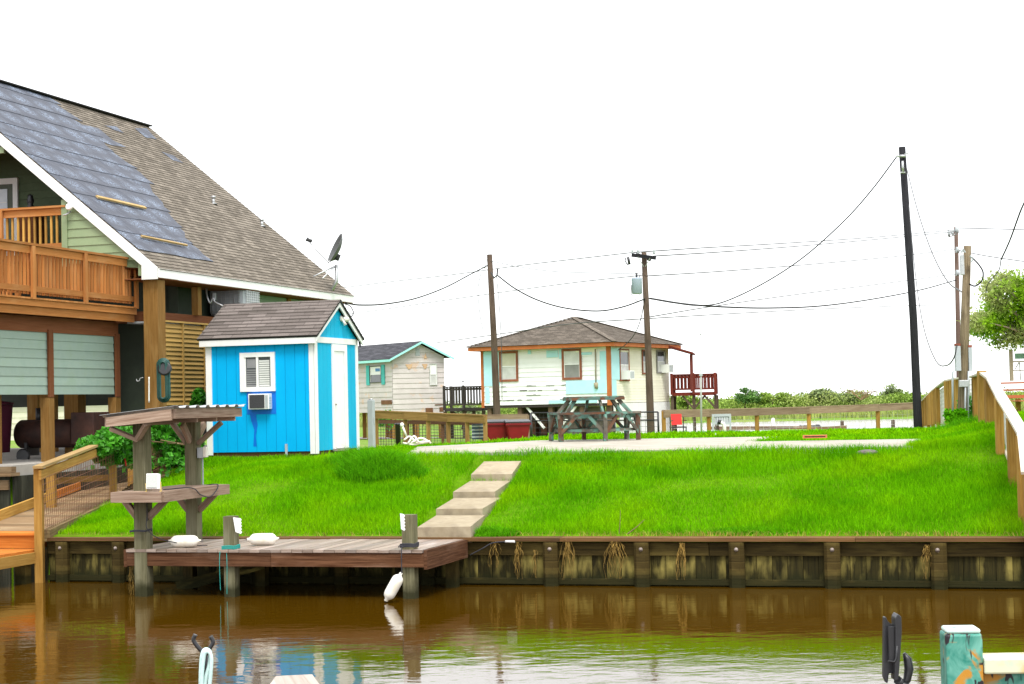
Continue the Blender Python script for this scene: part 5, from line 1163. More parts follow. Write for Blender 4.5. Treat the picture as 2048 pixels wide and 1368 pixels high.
for i in range(len(fb) - 1):
    nx = max(3, int((fb[i] - fb[i + 1]).length / .15)); wiregrid(mb, ft[i] + o - Vector((0, 0, .05)), ft[i + 1] + o - Vector((0, 0, .05)), fb[i] + o, fb[i + 1] + o, nx, 9, (.007 if i < 6 else .008))
mb.build('wire_mesh', MESHW, rfn, world=True)
for i in (6, 7):   # infill boards near the pole
    for k in range(4 if i == 6 else 6):
        t = (k + .5) / 6; a, b_ = fb[i].lerp(fb[i + 1], t), ft[i].lerp(ft[i + 1], t)
        if i == 7: mb = MB(); mb.box(a.x - .07, a.x + .07, a.y - .02, a.y + .02, a.z, b_.z - .02); mb.build('picket', TREATP, rfn, world=True)
for i in (9, 10, 11):
    for k in range(3):
        t = (k + 1) / 4; a, b_ = fb[i].lerp(fb[i + 1], t), ft[i].lerp(ft[i + 1], t); mb = MB(); mb.box(a.x - .05, a.x + .05, a.y - .05, a.y + .05, a.z, b_.z - .02); mb.build('picket', TREAT, rfn, world=True)

def rail_fence(name, label, pts, psz, m, rail_h=.16, rail_t=.05, cap=True, mesh=None, base_dz=0, n_rails=1, pm=None):
    """posts at (px, py_top, D), dug into the ground"""
    T_ = [at(*p) for p in pts]; t = thing(name, label, 'fence', (T_[0].x, T_[0].y, Tz(*UV(T_[0]))), 0)
    for P in T_:
        z0 = Tz(*UV(P)) - .2; mb = MB(); mb.box(P.x - psz / 2, P.x + psz / 2, P.y - psz / 2, P.y + psz / 2, z0, P.z - .02); mb.build('post', pm or m, t, world=True)
    for i in range(len(T_) - 1):
        mb = MB(); o = Vector((0, -psz / 2 - rail_t / 2 - .002, -rail_h / 2 - .02)); mb.beam(T_[i] + o, T_[i + 1] + o, rail_t, rail_h); mb.build('rail', m, t, world=True)
    if cap:
        mb = MB()
        for i in range(len(T_) - 1): mb.beam(T_[i], T_[i + 1], psz + .08, .035)
        mb.build('cap', m, t, world=True)
    if mesh:
        mb = MB()
        for i in range(len(T_) - 1):
            a, b_ = T_[i], T_[i + 1]; za, zb_ = Tz(*UV(a)), Tz(*UV(b_)); o = Vector((0, psz / 2, 0)); L = (a - b_).length
            wiregrid(mb, a + o - Vector((0, 0, .05)), b_ + o - Vector((0, 0, .05)), Vector((a.x, a.y, za)) + o, Vector((b_.x, b_.y, zb_)) + o, max(3, int(L / mesh[1])), mesh[2], mesh[3])
        mb.build('wire_mesh', mesh[0], t, world=True)
    return t
OLIVE = wood('olive_brown_rail', (.20, .115, .035), (.32, .20, .07), c3=(.12, .06, .02))
GREYR = wood('grey_brown_rail', (.17, .12, .075), (.30, .22, .15), c3=(.12, .07, .04))
rail_fence('back_fence', 'brown post and rail fence with wire along the water behind the patio', [(1327, 821, 58), (1417, 819, 59), (1513, 817, 60.5), (1617, 814, 62), (1755, 809, 64), (1844, 805, 66)], .13, GREYR, .22, mesh=(MESHW, .3, 5, .005), pm=TREAT)
rail_fence('yard_fence', 'yellow brown post and rail fence left of the red bins', [(752, 822, 52), (810, 824, 51), (856, 826, 50.5), (896, 828, 50), (934, 829, 49.5), (970, 831, 49)], .12, OLIVE, .2, mesh=(RUSTW, .2, 5, .004))
rail_fence('mesh_fence', 'black wire mesh fence with a dark rail in front of the grey cottage', [(744, 838, 58), (815, 839, 57.5), (885, 840, 57), (965, 842, 56)], .10, wood('dark_brown_rail', (.07, .035, .02), (.12, .06, .035)), .12, cap=False, mesh=(BLACKP, .1, 9, .008))
rail_fence('short_fence', 'short grey board rail behind the two red bins', [(974, 830, 58.5), (1054, 829, 58)], .14, GREYR, .2)
# black pipe gate
gt = thing('pipe_gate', 'black pipe gate with wire mesh behind the picnic table', 'gate', at(1062, 866, 60), 0)
gp = [at(1062, 826, 60), at(1316, 824, 59)]; gb = [Vector((p.x, p.y, Tz(*UV(p)))) for p in gp]
mb = MB()
for t in (0, .66, 1.0): a, b_ = gp[0].lerp(gp[1], t), gb[0].lerp(gb[1], t); mb.tube([a, b_], .035, 6)
mb.build('uprights', BLACKP, gt, world=True)
for dz in (.0, .27):
    mb = MB(); mb.tube([gp[0] - Vector((0, 0, dz)), gp[1] - Vector((0, 0, dz))], .028, 6); mb.build('rail', BLACKP, gt, world=True)
mb = MB(); wiregrid(mb, gp[0], gp[1], gb[0], gb[1], 30, 6, .006); mb.build('wire_mesh', BLACKP, gt, world=True)
# grey post by the shed
P = at(742, 800, 40); gp_ = thing('vent_post', 'square pale grey metal post standing by the right side of the blue shed', 'post', (P.x, P.y, Tz(*UV(P))), R(-20))
hh = P.z - gp_.location.z; mb = MB(); mb.box(-.065, .065, -.07, .07, -.1, hh); mb.build('shaft', GREYP, gp_, bevel=.01)
mb = MB(); mb.tube([(0, 0, hh), (0, 0, hh + .03)], .05, 8); mb.box(.066, .075, -.02, .02, hh - .55, hh - .4); mb.build('latch', METAL, gp_)
# ------------------------------------------------------------ bins
def bin_(px, D, label):
    P = at(px, 850, D); t = thing('red_bin', label, 'bin', (P.x, P.y, Tz(*UV(P))), R(6), 'red bins by the fence'); RD = mat('red_bin_plastic', (.15, .002, .006), (.20, .004, .01), rough=.35, rnd=.05)
    h = at(px, 846, D).z - t.location.z; s = .36
    mb = MB(); b0, b1 = .24, s; q = [(-b0, -b0, 0), (b0, -b0, 0), (b0, b0, 0), (-b0, b0, 0), (-b1, -b1 * .8, h), (b1, -b1 * .8, h), (b1, b1, h), (-b1, b1, h)]
    i0 = len(mb.v); mb.v += q
    for f in ((0, 3, 2, 1), (4, 5, 6, 7), (0, 1, 5, 4), (1, 2, 6, 5), (2, 3, 7, 6), (3, 0, 4, 7)): mb.face([i0 + k for k in f], [(0, 0)] * 4, .5)
    mb.build('tub', RD, t, bevel=.03)
    mb = MB(); mb.box(-b1 - .02, b1 + .02, -b1 * .8 - .03, -b1 * .8 + .01, h - .06, h); mb.build('rim', RD, t)
    mb = MB(); mb.slab([(-b1 - .02, -b1 * .85, h + .005), (b1 + .02, -b1 * .85, h + .005), (b1 + .02, b1, h + .07), (-b1 - .02, b1, h + .07)], (0, 0, .04)); mb.build('lid', BLACKP, t)
bin_(993, 53.5, 'left one of two dark red wheeled bins by the fence'); bin_(1035, 53, 'right one of two dark red wheeled bins by the fence')
bb = at(957, 868, 49.5); t = thing('blue_crate', 'small blue grey crate beside the fence left of the red bins', 'crate', bb, 0)
mb = MB(); mb.box(-.18, .18, -.14, .14, -.15, .28); mb.build('crate_body', mat('blue_grey', (.06, .09, .13)), t); mb = MB(); [mb.box(-.19, .19, -.15, -.142, -.1 + i * .1, -.06 + i * .1) for i in range(4)]; mb.build('slats', GREYP, t)

# ------------------------------------------------------------ picnic table
PW = mat('peeling_painted_wood', (.07, .065, .05), (.15, .135, .105), scale=5, rough=.8, rnd=.25, c3=(.12, .27, .22), s3=6, f3=.8, t3=(.48, .56))
PWR = mat('rusty_painted_wood', (.08, .06, .045), (.16, .06, .025), scale=7, rough=.8, rnd=.25, c3=(.07, .20, .17), s3=5, f3=.7, t3=(.52, .58))
pc = at(1189, 880, 33.2); pc.z = 1.588
pt = thing('picnic_table', 'weathered hexagonal picnic table with peeling teal and rust paint', 'picnic table', pc, R(11))
NS = 6; ra, rs0, rs1 = .60, .70, .93
def hx(r, k, z): a = 2 * math.pi * k / NS + R(30); return Vector((r * math.cos(a), r * math.sin(a), z))
mb = MB()
for i in range(7):   # straight boards clipped to the hexagon
    y0_, y1_ = -.56 + i * .16, -.56 + i * .16 + .15; H = [(hx(ra, k, 0).x, hx(ra, k, 0).y) for k in range(NS)]; q = clip(clip(H, 1, y0_, False), 1, y1_, True)
    if len(q) > 2: mb.slab([(a, b_, .80) for a, b_ in q], (0, 0, .035))
mb.build('tabletop', PW, pt)
mb = MB()
for k in range(NS): mb.beam(hx(ra, k, .785), hx(ra, k + 1, .79), .025, .05)
mb.build('table_rim', PWR, pt)
for k in range(NS):
    a, b_ = hx(rs1, k, .50), hx(rs1, k + 1, .50); c, d = hx(rs0, k, .50), hx(rs0, k + 1, .50); s = (a + b_) / 2 * .02
    mb = MB(); mb.slab([a.lerp(b_, .02), b_.lerp(a, .02), d.lerp(c, .02), c.lerp(d, .02)], (0, 0, .038)); mb.build('seat', PWR if k % 2 else PW, pt)
    mb = MB(); A = hx(.86, k, -.0); mb.beam(A, hx(.86, k, .497), .07, .075, hx(1, k, 0)); mb.build('leg', PWR if k % 2 else PW, pt)
    mb = MB(); mb.beam(hx(.05, k, .46), hx(.92, k, .46), .04, .08); mb.build('seat_beam', PW, pt)
    mb = MB(); mb.beam(hx(.48, k, .775), hx(.72, k, .51), .04, .07, (0, 0, 1)); mb.build('top_support', PW, pt)
    m1, m2 = hx(.86, k, .10).lerp(hx(.86, k + 1, .47), .0), hx(.86, k, .47).lerp(hx(.86, k + 1, .47), .36)
    mb = MB(); mb.beam(m1 * 1.0 + hx(.02, k, .03), m2, .03, .06); mb.build('brace', PWR, pt)
    m2 = hx(.86, k, .47).lerp(hx(.86, k - 1, .47), .36); mb = MB(); mb.beam(m1 * 1.0 + hx(.02, k, .03), m2, .03, .06); mb.build('brace', PW, pt)
    mb = MB(); mb.beam(hx(.80, k, .20), hx(.80, k + 1, .20), .035, .05); mb.build('lower_stretcher', PW, pt)

# ------------------------------------------------------------ utility poles
def pole(name, label, pts, r0, r1, m, extra=None, n=12):
    """pts bottom to top (px, py, D)"""
    P = [at(*p) for p in pts]; t = thing(name, label, 'utility pole', P[0], 0)
    mb = MB(); Pb = P[0] - (P[1] - P[0]).normalized() * 1.2; mb.tube([Pb] + P, [r0 * 1.02] + [r0 + (r1 - r0) * i / (len(P) - 1) for i in range(len(P))], n); mb.build('shaft', m, t, world=True); return t, P
pa, PA = pole('utility_pole', 'leaning brown wooden utility pole in front of the pale house, left of it', [(994, 832, 62), (988, 680, 62), (979, 509, 62)], .13, .095, POLEW)
mb = MB(); a = at(982, 545, 61.8); mb.tube([a, at(988, 556, 61.7), at(994, 551, 61.6), at(995, 538, 61.6)], .03, 5); mb.build('hook_bracket', BLACKP, pa, world=True)
mb = MB(); mb.tube([at(973, 518, 61.8), at(970, 536, 61.7), at(964, 535, 61.7)], .025, 5); mb.build('side_bracket', METAL, pa, world=True)
pb_, PB = pole('utility_pole', 'brown utility pole with double crossarm and grey transformer at the pale house', [(1302, 868, 60), (1296, 690, 60), (1288, 505, 60)], .135, .09, POLEW)
mb = MB(); mb.beam(at(1263, 510, 59.8), at(1312, 516, 59.8), .11, .12); mb.build('crossarm', POLEK, pb_, world=True)
mb = MB(); mb.beam(at(1272, 508, 60.3), at(1302, 520, 60.3), .10, .11); mb.build('crossarm', POLEK, pb_, world=True)
mb = MB(); mb.tube([at(1276, 514, 59.7), at(1287, 533, 59.8)], .015, 4); mb.tube([at(1300, 516, 59.7), at(1291, 533, 59.8)], .015, 4); mb.build('arm_brace', METAL, pb_, world=True)
for px in (1265, 1276, 1308):
    mb = MB(); a = at(px, 510, 59.8); mb.lathe([(.02, 0), (.05, .05), (.03, .09), (.05, .12), (.02, .18)], 8, a + Vector((0, 0, .02))); mb.build('insulator', GREYP, pb_, world=True)
mb = MB(); a = at(1274, 588, 59.6); h_ = at(1274, 557, 59.6).z - a.z; mb.lathe([(.15, 0), (.18, .02), (.18, h_ - .03), (.19, h_), (.16, h_ + .03)], 16, a); tf = mb.build('transformer', mat('transformer_grey', (.30, .36, .44), (.35, .41, .50), rough=.5), pb_, world=True)
mb = MB(); a = a + Vector((0, 0, h_)); mb.tube([a, a + Vector((0, 0, .2))], .035, 6); mb.tube([a + Vector((.1, 0, 0)), a + Vector((.12, 0, .12))], .02, 6); mb.build('bushing', BLACKP, pb_, world=True)
mb = MB(); mb.tube([at(1256, 514, 59.6), at(1259, 529, 59.6)], .05, 6); mb.tube([at(1252, 515, 59.6), at(1250, 522, 59.6), at(1256, 530, 59.6)], .02, 5); mb.build('fuse_cutout', BLACKP, pb_, world=True)
mb = MB(); mb.tube([at(1260, 531, 59.6), at(1270, 540, 59.6), at(1275, 555, 59.6)], .01, 4); mb.tube([at(1263, 570, 59.5), at(1262, 588, 59.5), at(1275, 603, 59.6), at(1288, 598, 59.8)], .012, 4); mb.tube([at(1278, 588, 59.5), at(1284, 598, 59.6)], .012, 4); mb.build('drop_leads', WIREG, pb_, world=True)
pc_, PC = pole('tarred_pole', 'tall black tarred utility pole by the right corner of the back fence', [(1836, 852, 61), (1827, 640, 61), (1804, 294, 61)], .155, .12, POLEK)
mb = MB(); mb.tube([at(1800, 312, 60.8), at(1811, 312, 60.8)], .05, 6); mb.tube([at(1805, 322, 60.7), at(1806, 344, 60.7)], .04, 6); mb.tube([at(1801, 345, 60.7), at(1811, 345, 60.7)], .03, 6); mb.build('clamps', METAL, pc_, world=True)
mb = MB(); mb.tube([at(1793, 311, 60.8), at(1800, 313, 60.8)], .04, 6); mb.tube([at(1816, 306, 60.8), at(1809, 309, 60.8)], .03, 5); mb.build('hook', METAL, pc_, world=True)
pd, PD = pole('distant_pole', 'thin distant brown utility pole with small crossarm behind the meter pole', [(1919, 845, 112), (1916, 650, 112), (1912, 454, 112)], .17, .13, wood('distant_pole_wood', (.10, .065, .05), (.16, .11, .09)))
mb = MB(); mb.beam(at(1896, 462, 111.5), at(1916, 460, 111.5), .12, .14); mb.tube([at(1897, 474, 111.5), at(1914, 468, 111.5)], .05, 5); mb.build('crossarm', METAL, pd, world=True)
mb = MB(); mb.tube([at(1898, 462, 111.5), at(1898, 472, 111.5)], .1, 6); mb.tube([at(1905, 464, 111.5), at(1905, 469, 111.5)], .1, 6); mb.tube([at(1914, 454, 111.3), at(1914, 466, 111.3)], .12, 6); mb.build('insulators', GREYP, pd, world=True)
mb = MB(); [mb.tube([at(1912, y, 111.5), at(1918, y, 111.5)], .2, 8) for y in (500, 546)]; mb.build('bands', GREYP, pd, world=True)
pe, PE = pole('meter_pole', 'short weathered pole with meter boxes at the top of the lawn on the right', [(1925, 856, 35), (1929, 680, 35), (1935, 492, 35)], .115, .075, wood('bleached_pole', (.13, .095, .055), (.30, .24, .15), c3=(.07, .05, .03), f3=.8, s3=2))
for (x0, y0_, x1, y1_, D, nm, m_) in ((1911, 692, 1920, 742, 34.9, 'meter_box', GREYP), (1937, 695, 1943, 742, 34.95, 'meter_box', GREYP), (1919, 760, 1936, 774, 34.83, 'meter_can', METAL), (1921, 510, 1927, 550, 34.9, 'equipment_box', METAL)):
    a, b_ = at(x0, y1_, D), at(x1, y0_, D); mb = MB(); mb.box(a.x, b_.x, a.y - .05, a.y + .05, a.z, b_.z); p = mb.build(nm, m_, pe, world=True, bevel=.008)
    if nm == 'meter_box': mb = MB(); mb.box(a.x, b_.x, a.y - .05, a.y + .05, b_.z + .002, b_.z + .05); mb.build('rusty_top', mat('rusty_red', (.25, .07, .04)), p if False else pe, world=True)
mb = MB(); mb.tube([at(1908, 740, 34.8), at(1905, 746, 34.8), at(1906, 842, 34.8)], .022, 8); mb.tube([at(1931, 775, 34.8), at(1930, 850, 34.8)], .018, 6); mb.tube([at(1937, 742, 34.9), at(1936, 850, 34.9)], .018, 6); mb.build('conduits', GREYP, pe, world=True)
mb = MB(); mb.tube([at(1922, 505, 34.8), at(1926, 498, 34.8), at(1930, 505, 34.8)], .02, 5); mb.tube([at(1940, 512, 34.8), at(1946, 518, 34.8), at(1942, 524, 34.8)], .02, 5); mb.build('insulator_hooks', GREYP, pe, world=True)

# ------------------------------------------------------------ overhead lines
def line(label, pts, r=.014, m=WIRE, name='overhead_line', k=10):
    r = r * (1.5 if m is WIREG else 1.15); mb = MB(); mb.tube(cr_curve([at(*p) for p in pts], k), r, 5, caps=False); return solo(mb, name, m, label, 'cable', 'overhead cables')
line('heavy cable sagging from the black pole down to the transformer pole', [(1793, 314, 61), (1745, 378, 62), (1690, 440, 62.5), (1610, 512, 62.5), (1530, 565, 62), (1450, 603, 61), (1400, 611, 60.5), (1350, 606, 60.2), (1298, 597, 59.8)], .02)
line('long cable from the transformer pole dipping past the black pole to the distant pole', [(1300, 597, 60), (1370, 608, 63), (1450, 614, 68), (1540, 616, 75), (1640, 612, 84), (1740, 599, 95), (1840, 580, 104), (1912, 560, 111)], .03)
line('sagging cable between the left leaning pole and the transformer pole', [(994, 550, 61.8), (1030, 577, 61.6), (1075, 600, 61.2), (1130, 616, 61), (1195, 622, 60.6), (1245, 614, 60.2), (1290, 598, 59.8)], .022)
line('cable from the green house eave up to the left leaning pole', [(692, 606, 42), (720, 610, 44), (770, 608, 48), (830, 597, 52), (890, 575, 56), (940, 549, 60), (975, 531, 61.8)], .019)
line('cable drooping from the black pole across to the meter pole', [(1813, 335, 60.8), (1835, 420, 54), (1862, 500, 48), (1893, 560, 41), (1925, 585, 35)], .011, WIREG)
line('thin cable hanging down from the black pole and looping to the meter boxes', [(1818, 410, 60.8), (1826, 500, 57), (1836, 590, 52), (1850, 665, 46), (1872, 722, 40), (1893, 731, 36), (1908, 715, 34.8), (1914, 690, 34.7)], .010, WIREG)
line('service cable running from the meter pole out past the top right of the tree', [(2120, 180, 26), (2062, 370, 28), (2040, 425, 30), (2020, 480, 32), (2002, 520, 33.5)], .013)
line('loose looped leads under the service cable beside the tree', [(2002, 520, 33.5), (1998, 540, 33.6), (1985, 556, 34), (1975, 570, 34.4), (1972, 585, 34.7)], .007, WIREG)
line('dark coiled lead curving beside the top of the meter pole', [(1944, 515, 34.8), (1958, 530, 34.8), (1966, 545, 34.8), (1963, 562, 34.8), (1950, 572, 34.8), (1938, 568, 34.8)], .014)
line('thin drop line from the transformer pole to the corner of the pale house', [(1289, 600, 59.8), (1281, 640, 62), (1268, 670, 65), (1250, 690, 69), (1236, 700, 73)], .014)
line('topmost thin power line crossing the sky to the left of the transformer pole', [(560, 592, 95), (760, 566, 85), (900, 550, 75), (1040, 531, 68), (1160, 517, 63), (1265, 505, 59.8)], .012, WIREG)
line('topmost thin power line from the transformer pole to the distant pole', [(1265, 505, 59.8), (1400, 496, 68), (1560, 487, 80), (1740, 475, 95), (1898, 461, 111)], .015, WIREG)
line('second thin power line between crossarm and distant pole', [(1308, 512, 59.8), (1440, 504, 68), (1600, 492, 82), (1760, 478, 96), (1912, 463, 111)], .015, WIREG)
line('middle thin line from the left over the roofs to the transformer', [(560, 640, 95), (720, 625, 88), (880, 602, 76), (1000, 585, 70), (1150, 565, 64), (1290, 550, 59.9)], .011, WIREG)
line('middle thin line right of the transformer pole', [(1292, 552, 59.9), (1450, 542, 70), (1640, 527, 85), (1800, 512, 99), (1912, 498, 111)], .014, WIREG)
line('low line passing over the cottage and pale house roof to the transformer pole', [(870, 686, 85), (1000, 668, 72), (1140, 648, 65), (1294, 637, 59.9)], .013, WIREG)
line('low rising line right of the transformer pole', [(1298, 637, 60), (1450, 628, 72), (1640, 618, 88), (1800, 612, 102), (1900, 610, 111)], .013, WIREG)
line('gently rising line between the transformer pole and the distant pole, third from the bottom', [(1298, 634, 60), (1430, 612, 70), (1600, 588, 85), (1760, 568, 98), (1912, 548, 111)], .014, WIREG)
line('thin line leaving the distant pole towards the right edge at its top', [(1912, 456, 112), (1960, 457, 112), (2100, 461, 112)], .02, WIREG)
line('thin line descending from the distant pole to the right edge', [(1914, 500, 112), (1980, 513, 110), (2100, 530, 108)], .02, WIREG)
line('faint line from the left leaning pole top towards the crossarm', [(982, 522, 61.9), (1040, 534, 61.5), (1110, 543, 61), (1200, 546, 60.4), (1290, 548, 60)], .008, WIREG)
line('vertical ground wire hanging right of the left leaning pole', [(993, 552, 61.6), (999, 620, 61.6), (1003, 700, 61.7), (1004, 800, 61.8)], .009, WIREG)
line('loose wire hanging left of the left leaning pole', [(962, 545, 61.7), (956, 580, 61.7), (960, 630, 61.7), (966, 660, 61.7)], .008, WIREG)
line('slack wire loop by the shed gable and house eave', [(690, 608, 42), (700, 612, 41.5), (707, 625, 41), (702, 634, 40.5)], .010, WIREG)

# ------------------------------------------------------------ yard clutter
t = thing('tangled_frame', 'tangle of white plastic pipes lying at the left end of the patio', 'pipe frame', at(835, 886, 31), 0)
for pts in (((808, 880), (820, 873), (835, 886), (855, 884)), ((815, 888), (828, 872), (838, 884), (860, 882)), ((806, 886), (830, 889), (850, 880)), ((822, 886), (842, 876), (862, 886))):
    mb = MB(); mb.tube(cr_curve([at(x, y, 31 + rng.uniform(-.1, .1)) for x, y in pts], 4), .018, 6); mb.build('pipe', WHITEP, t, world=True)
mb = MB(); mb.tube([at(804, 850, 34), at(814, 875, 34)], .022, 6); mb.ball(at(804, 850, 34), .04, .04, .05, 8, 6); solo(mb, 'white_stick', WHITEP, 'white stick leaning against the yard fence behind the tangled pipes', 'stick')
t = thing('black_bollard', 'black drain pump standing behind the yard fence left of the tangled pipes', 'pump', at(796, 880, 46), 0)
mb = MB(); h_ = at(796, 846, 46).z - t.location.z; mb.lathe([(.07, -.2), (.07, h_ - .05), (.10, h_ - .04), (.06, h_)], 12); mb.build('pump_body', BLACKP, t); mb = MB(); mb.tube([(0, 0, h_ - .1), (.12, 0, h_ - .02), (.2, 0, h_ - .1)], .025, 6); mb.build('spout', BLACKP, t)
fp = thing('flagpole', 'thin white flagpole standing in front of the red deck', 'pole', at(1402, 870, 58), 0)
mb = MB(); mb.tube([at(1403, 880, 58), at(1401, 668, 58)], .035, 8, r2=.022); mb.build('shaft', mat('pole_grey', (.55, .55, .55)), fp, world=True); mb = MB(); mb.ball(at(1401, 668, 58), .035, .035, .035, 8, 6); mb.box(at(1400, 750, 58).x - .03, at(1400, 750, 58).x + .08, at(1400, 750, 58).y - .05, at(1400, 750, 58).y, at(1400, 750, 58).z - .03, at(1400, 750, 58).z + .03); mb.build('finial', GREYP, fp, world=True)
# red chair
P = at(1356, 866, 55); ch = thing('red_chair', 'chair with a bright red back behind the back fence post', 'chair', (P.x, P.y, Tz(*UV(P))), R(8)); zt_ = at(1356, 828, 55).z - P.z + (P.z - ch.location.z); zs = at(1356, 853, 55).z - ch.location.z
mb = MB(); mb.slab([(-.16, .16, zs + .05), (.18, .16, zs + .05), (.18, .24, zt_), (-.16, .24, zt_)], (0, .03, 0)); mb.build('backrest', mat('bright_red', (.75, .02, .015), rough=.4), ch)
mb = MB(); mb.box(-.22, .24, -.2, .2, zs - .04, zs); mb.build('seat', BLACKP, ch)
for x in (-.2, .22):
    for y in (-.18, .18): mb = MB(); mb.box(x - .015, x + .015, y - .015, y + .015, -.1, zs - .04 if y < 0 else zs + .3); mb.build('leg', BLACKP, ch)
    mb = MB(); mb.box(x - .02, x + .02, -.2, .2, zs + .17, zs + .2); mb.build('armrest', BLACKP, ch)
# grey frame with pipe
P = at(1444, 872, 40); fr = thing('fuel_frame', 'pale grey perforated plastic frame with a white elbow pipe on the grass', 'plastic frame', (P.x, P.y, P.z), R(-6)); k = 40 / F
mb = MB(); hH = 44 * k; hW = 19 * k
mb.box(-hW, -hW + .04, -.03, .03, -.1, hH); mb.box(hW - .04, hW, -.03, .03, -.1, hH); mb.box(-hW, hW, -.031, .031, hH - .06, hH); mb.box(-hW, hW, -.031, .031, hH * .52, hH * .52 + .05); mb.box(-hW, hW, -.031, .031, .06, .09); mb.build('frame', GREYP, fr)
mb = MB(); 
for i in range(7): mb.box(-hW + .05 + i * .055, -hW + .085 + i * .055, -.02, .02, hH * .6, hH - .07)
mb.box(-hW + .05, hW - .05, .0, .02, hH * .55, hH - .06); mb.build('perforated_panel', mat('pale_grey', (.5, .52, .54)), fr)
mb = MB(); mb.tube([(.06, -.05, -.05), (.06, -.05, .22), (.04, -.05, .28), (-.02, -.05, .31)], .04, 10); mb.build('elbow_pipe', WHITEP, fr); mb = MB(); mb.tube([(-.02, -.05, .31), (-.09, -.05, .33)], .05, 10); mb.build('pipe_cap', BLACKP, fr)
mb = MB(); mb.slab([at(1412, 881, 35), at(1434, 881, 35), at(1432, 866, 35.5)], (0, .03, 0)); solo(mb, 'metal_wedge', METAL, 'small grey triangular metal wedge at the back edge of the patio', 'wedge')
bt = at(1630, 876, 29.2); t = thing('paver_brick', 'orange brick with holes lying on the right part of the patio', 'brick', bt, R(-10))
mb = MB(); mb.box(-.2, .2, -.08, .08, -.0, .05); mb.build('brick_body', mat('brick_orange', (.45, .13, .05), (.55, .2, .08), scale=20, rough=.9), t); mb = MB(); mb.box(-.17, .17, -.084, -.0805, .018, .034); mb.build('hole_row', DARKIN, t)
mb = MB(); mb.ball(at(1735, 905, 24.9), .16, .1, .045, 12, 6); solo(mb, 'flat_stone', mat('mauve_stone', (.12, .09, .10), (.18, .14, .15)), 'small flat mauve stone half hidden in the lawn on the right', 'stone')
mb = MB(); mb.tube(cr_curve([at(1150 + 88, 1068, 21.9), at(1240, 1045, 21.9), at(1241, 1020, 21.95)], 4), .006, 4, .002); solo(mb, 'dry_stalk', RAMPW, 'thin upright dry stalk above the bulkhead in mid lawn', 'twig', 'dry stalks by the bulkhead')
mb = MB(); mb.tube(cr_curve([at(1255, 1068, 21.85), at(1272, 1055, 21.8), at(1289, 1039, 21.8)], 4), .008, 4, .003); solo(mb, 'dry_stalk', RAMPW, 'leaning dry stalk right of the upright one above the bulkhead', 'twig', 'dry stalks by the bulkhead')
rope('black_hose', 'black hose with a white nozzle running along the bulkhead right of the dock', [at(940, 1110, 22.4), at(965, 1097, 22.3), at(985, 1086, 22.25), at(1010, 1083, 22.15)], .008, ROPE, 'hose')
mb = MB(); mb.tube([at(1011, 1083, 22.1), at(1029, 1083, 22.05)], .016, 8); solo(mb, 'hose_nozzle', WHITE, 'small white nozzle at the end of the black hose on the bulkhead', 'nozzle')

# ------------------------------------------------------------ far water side
fdk = thing('floating_boards', 'old grey brown boards and float lying in the far water channel', 'wooden raft', at(1560, 855, 112), 0)
for (a, b_, w_, m_) in (((1430, 842, 126), (1600, 851, 112), .9, GREYR), ((1585, 852, 112), (1692, 855, 111), .8, RAMPW), ((1432, 850, 118), (1500, 855, 116), .25, GREYR)):
    A, B = at(*a), at(*b_); A.z = .18; B.z = .3; mb = MB(); mb.beam(A, B, w_, .22); mb.build('board', m_, fdk, world=True)
A = at(1618, 848, 118); A.z = .0; t = thing('dark_boat', 'small dark hull lying in the far channel behind the end of the boards', 'boat', A, R(5)); mb = MB(); mb.lathe([(.02, -.9), (.25, -.7), (.34, 0), (.30, .7), (.1, .9)], 10, (0, 0, .1), Matrix.Rotation(R(90), 4, 'Y')); mb.build('hull', BLACKP, t); mb = MB(); mb.box(-.6, .4, -.2, .2, .36, .44); mb.build('deck', WHITE, t)
for px, y0_, y1_, D, lb in ((1546, 857, 836, 120, 'white marker post standing in the far channel'), (1684, 852, 841, 120, 'small dark piling right of the boards in the far channel'), (1786, 848, 839, 122, 'small dark piling near the black pole in the far channel')):
    a, b_ = at(px, y0_, D), at(px, y1_, D); mb = MB(); mb.tube([Vector((a.x, a.y, -.3)), b_ - Vector((0, 0, .05)), b_], [.13, .13, .06], 8); solo(mb, 'marker_post' if px == 1546 else 'piling', WHITE if px == 1546 else POLEW, lb, 'post', 'posts in the far channel')
# marsh reeds and thicket
g = np.random.default_rng(31)
REED = mat('marsh_reed', (.20, .26, .05), (.32, .34, .09), scale=.05, rough=.9, rnd=.3, c3=(.12, .26, .06), s3=.03, f3=.7)
n_ = 60000; u = g.uniform(-150, 160, n_); v = 147 + 150 * g.random(n_) ** 1.6
x = u * CT + (v + V0) * ST; y = -u * ST + (v + V0) * CT; k = np.abs(x / y) < .45
tag(blades('marsh_reeds', u[k], v[k], .30 + .35 * g.random(k.sum()), .22 * np.ones(k.sum()), REED, seed=12, lean=.3), None, None, kind='stuff')
BUSH = mat('bush_leaf', (.15, .26, .03), (.28, .37, .06), scale=.12, rough=.7, rnd=.5, trans=.15, c3=(.30, .29, .13), s3=.08, f3=.6)
def crown(n, rx, ry, rz, seed, lumps=9):
    g = np.random.default_rng(seed); out = []
    for i in range(lumps):
        a = g.random() * 6.28; r = g.random() ** .5 * .7; c = np.array([math.cos(a) * r * rx, math.sin(a) * r * ry, (g.random() * 1.2 - .45) * rz]); s = .28 + .3 * g.random()
        d = g.normal(size=(n // lumps, 3)); d /= np.linalg.norm(d, axis=1)[:, None]; q = g.random(n // lumps) ** .4; out.append(c + d * q[:, None] * np.array([rx, ry, rz]) * s)
    return np.concatenate(out)
pts = []
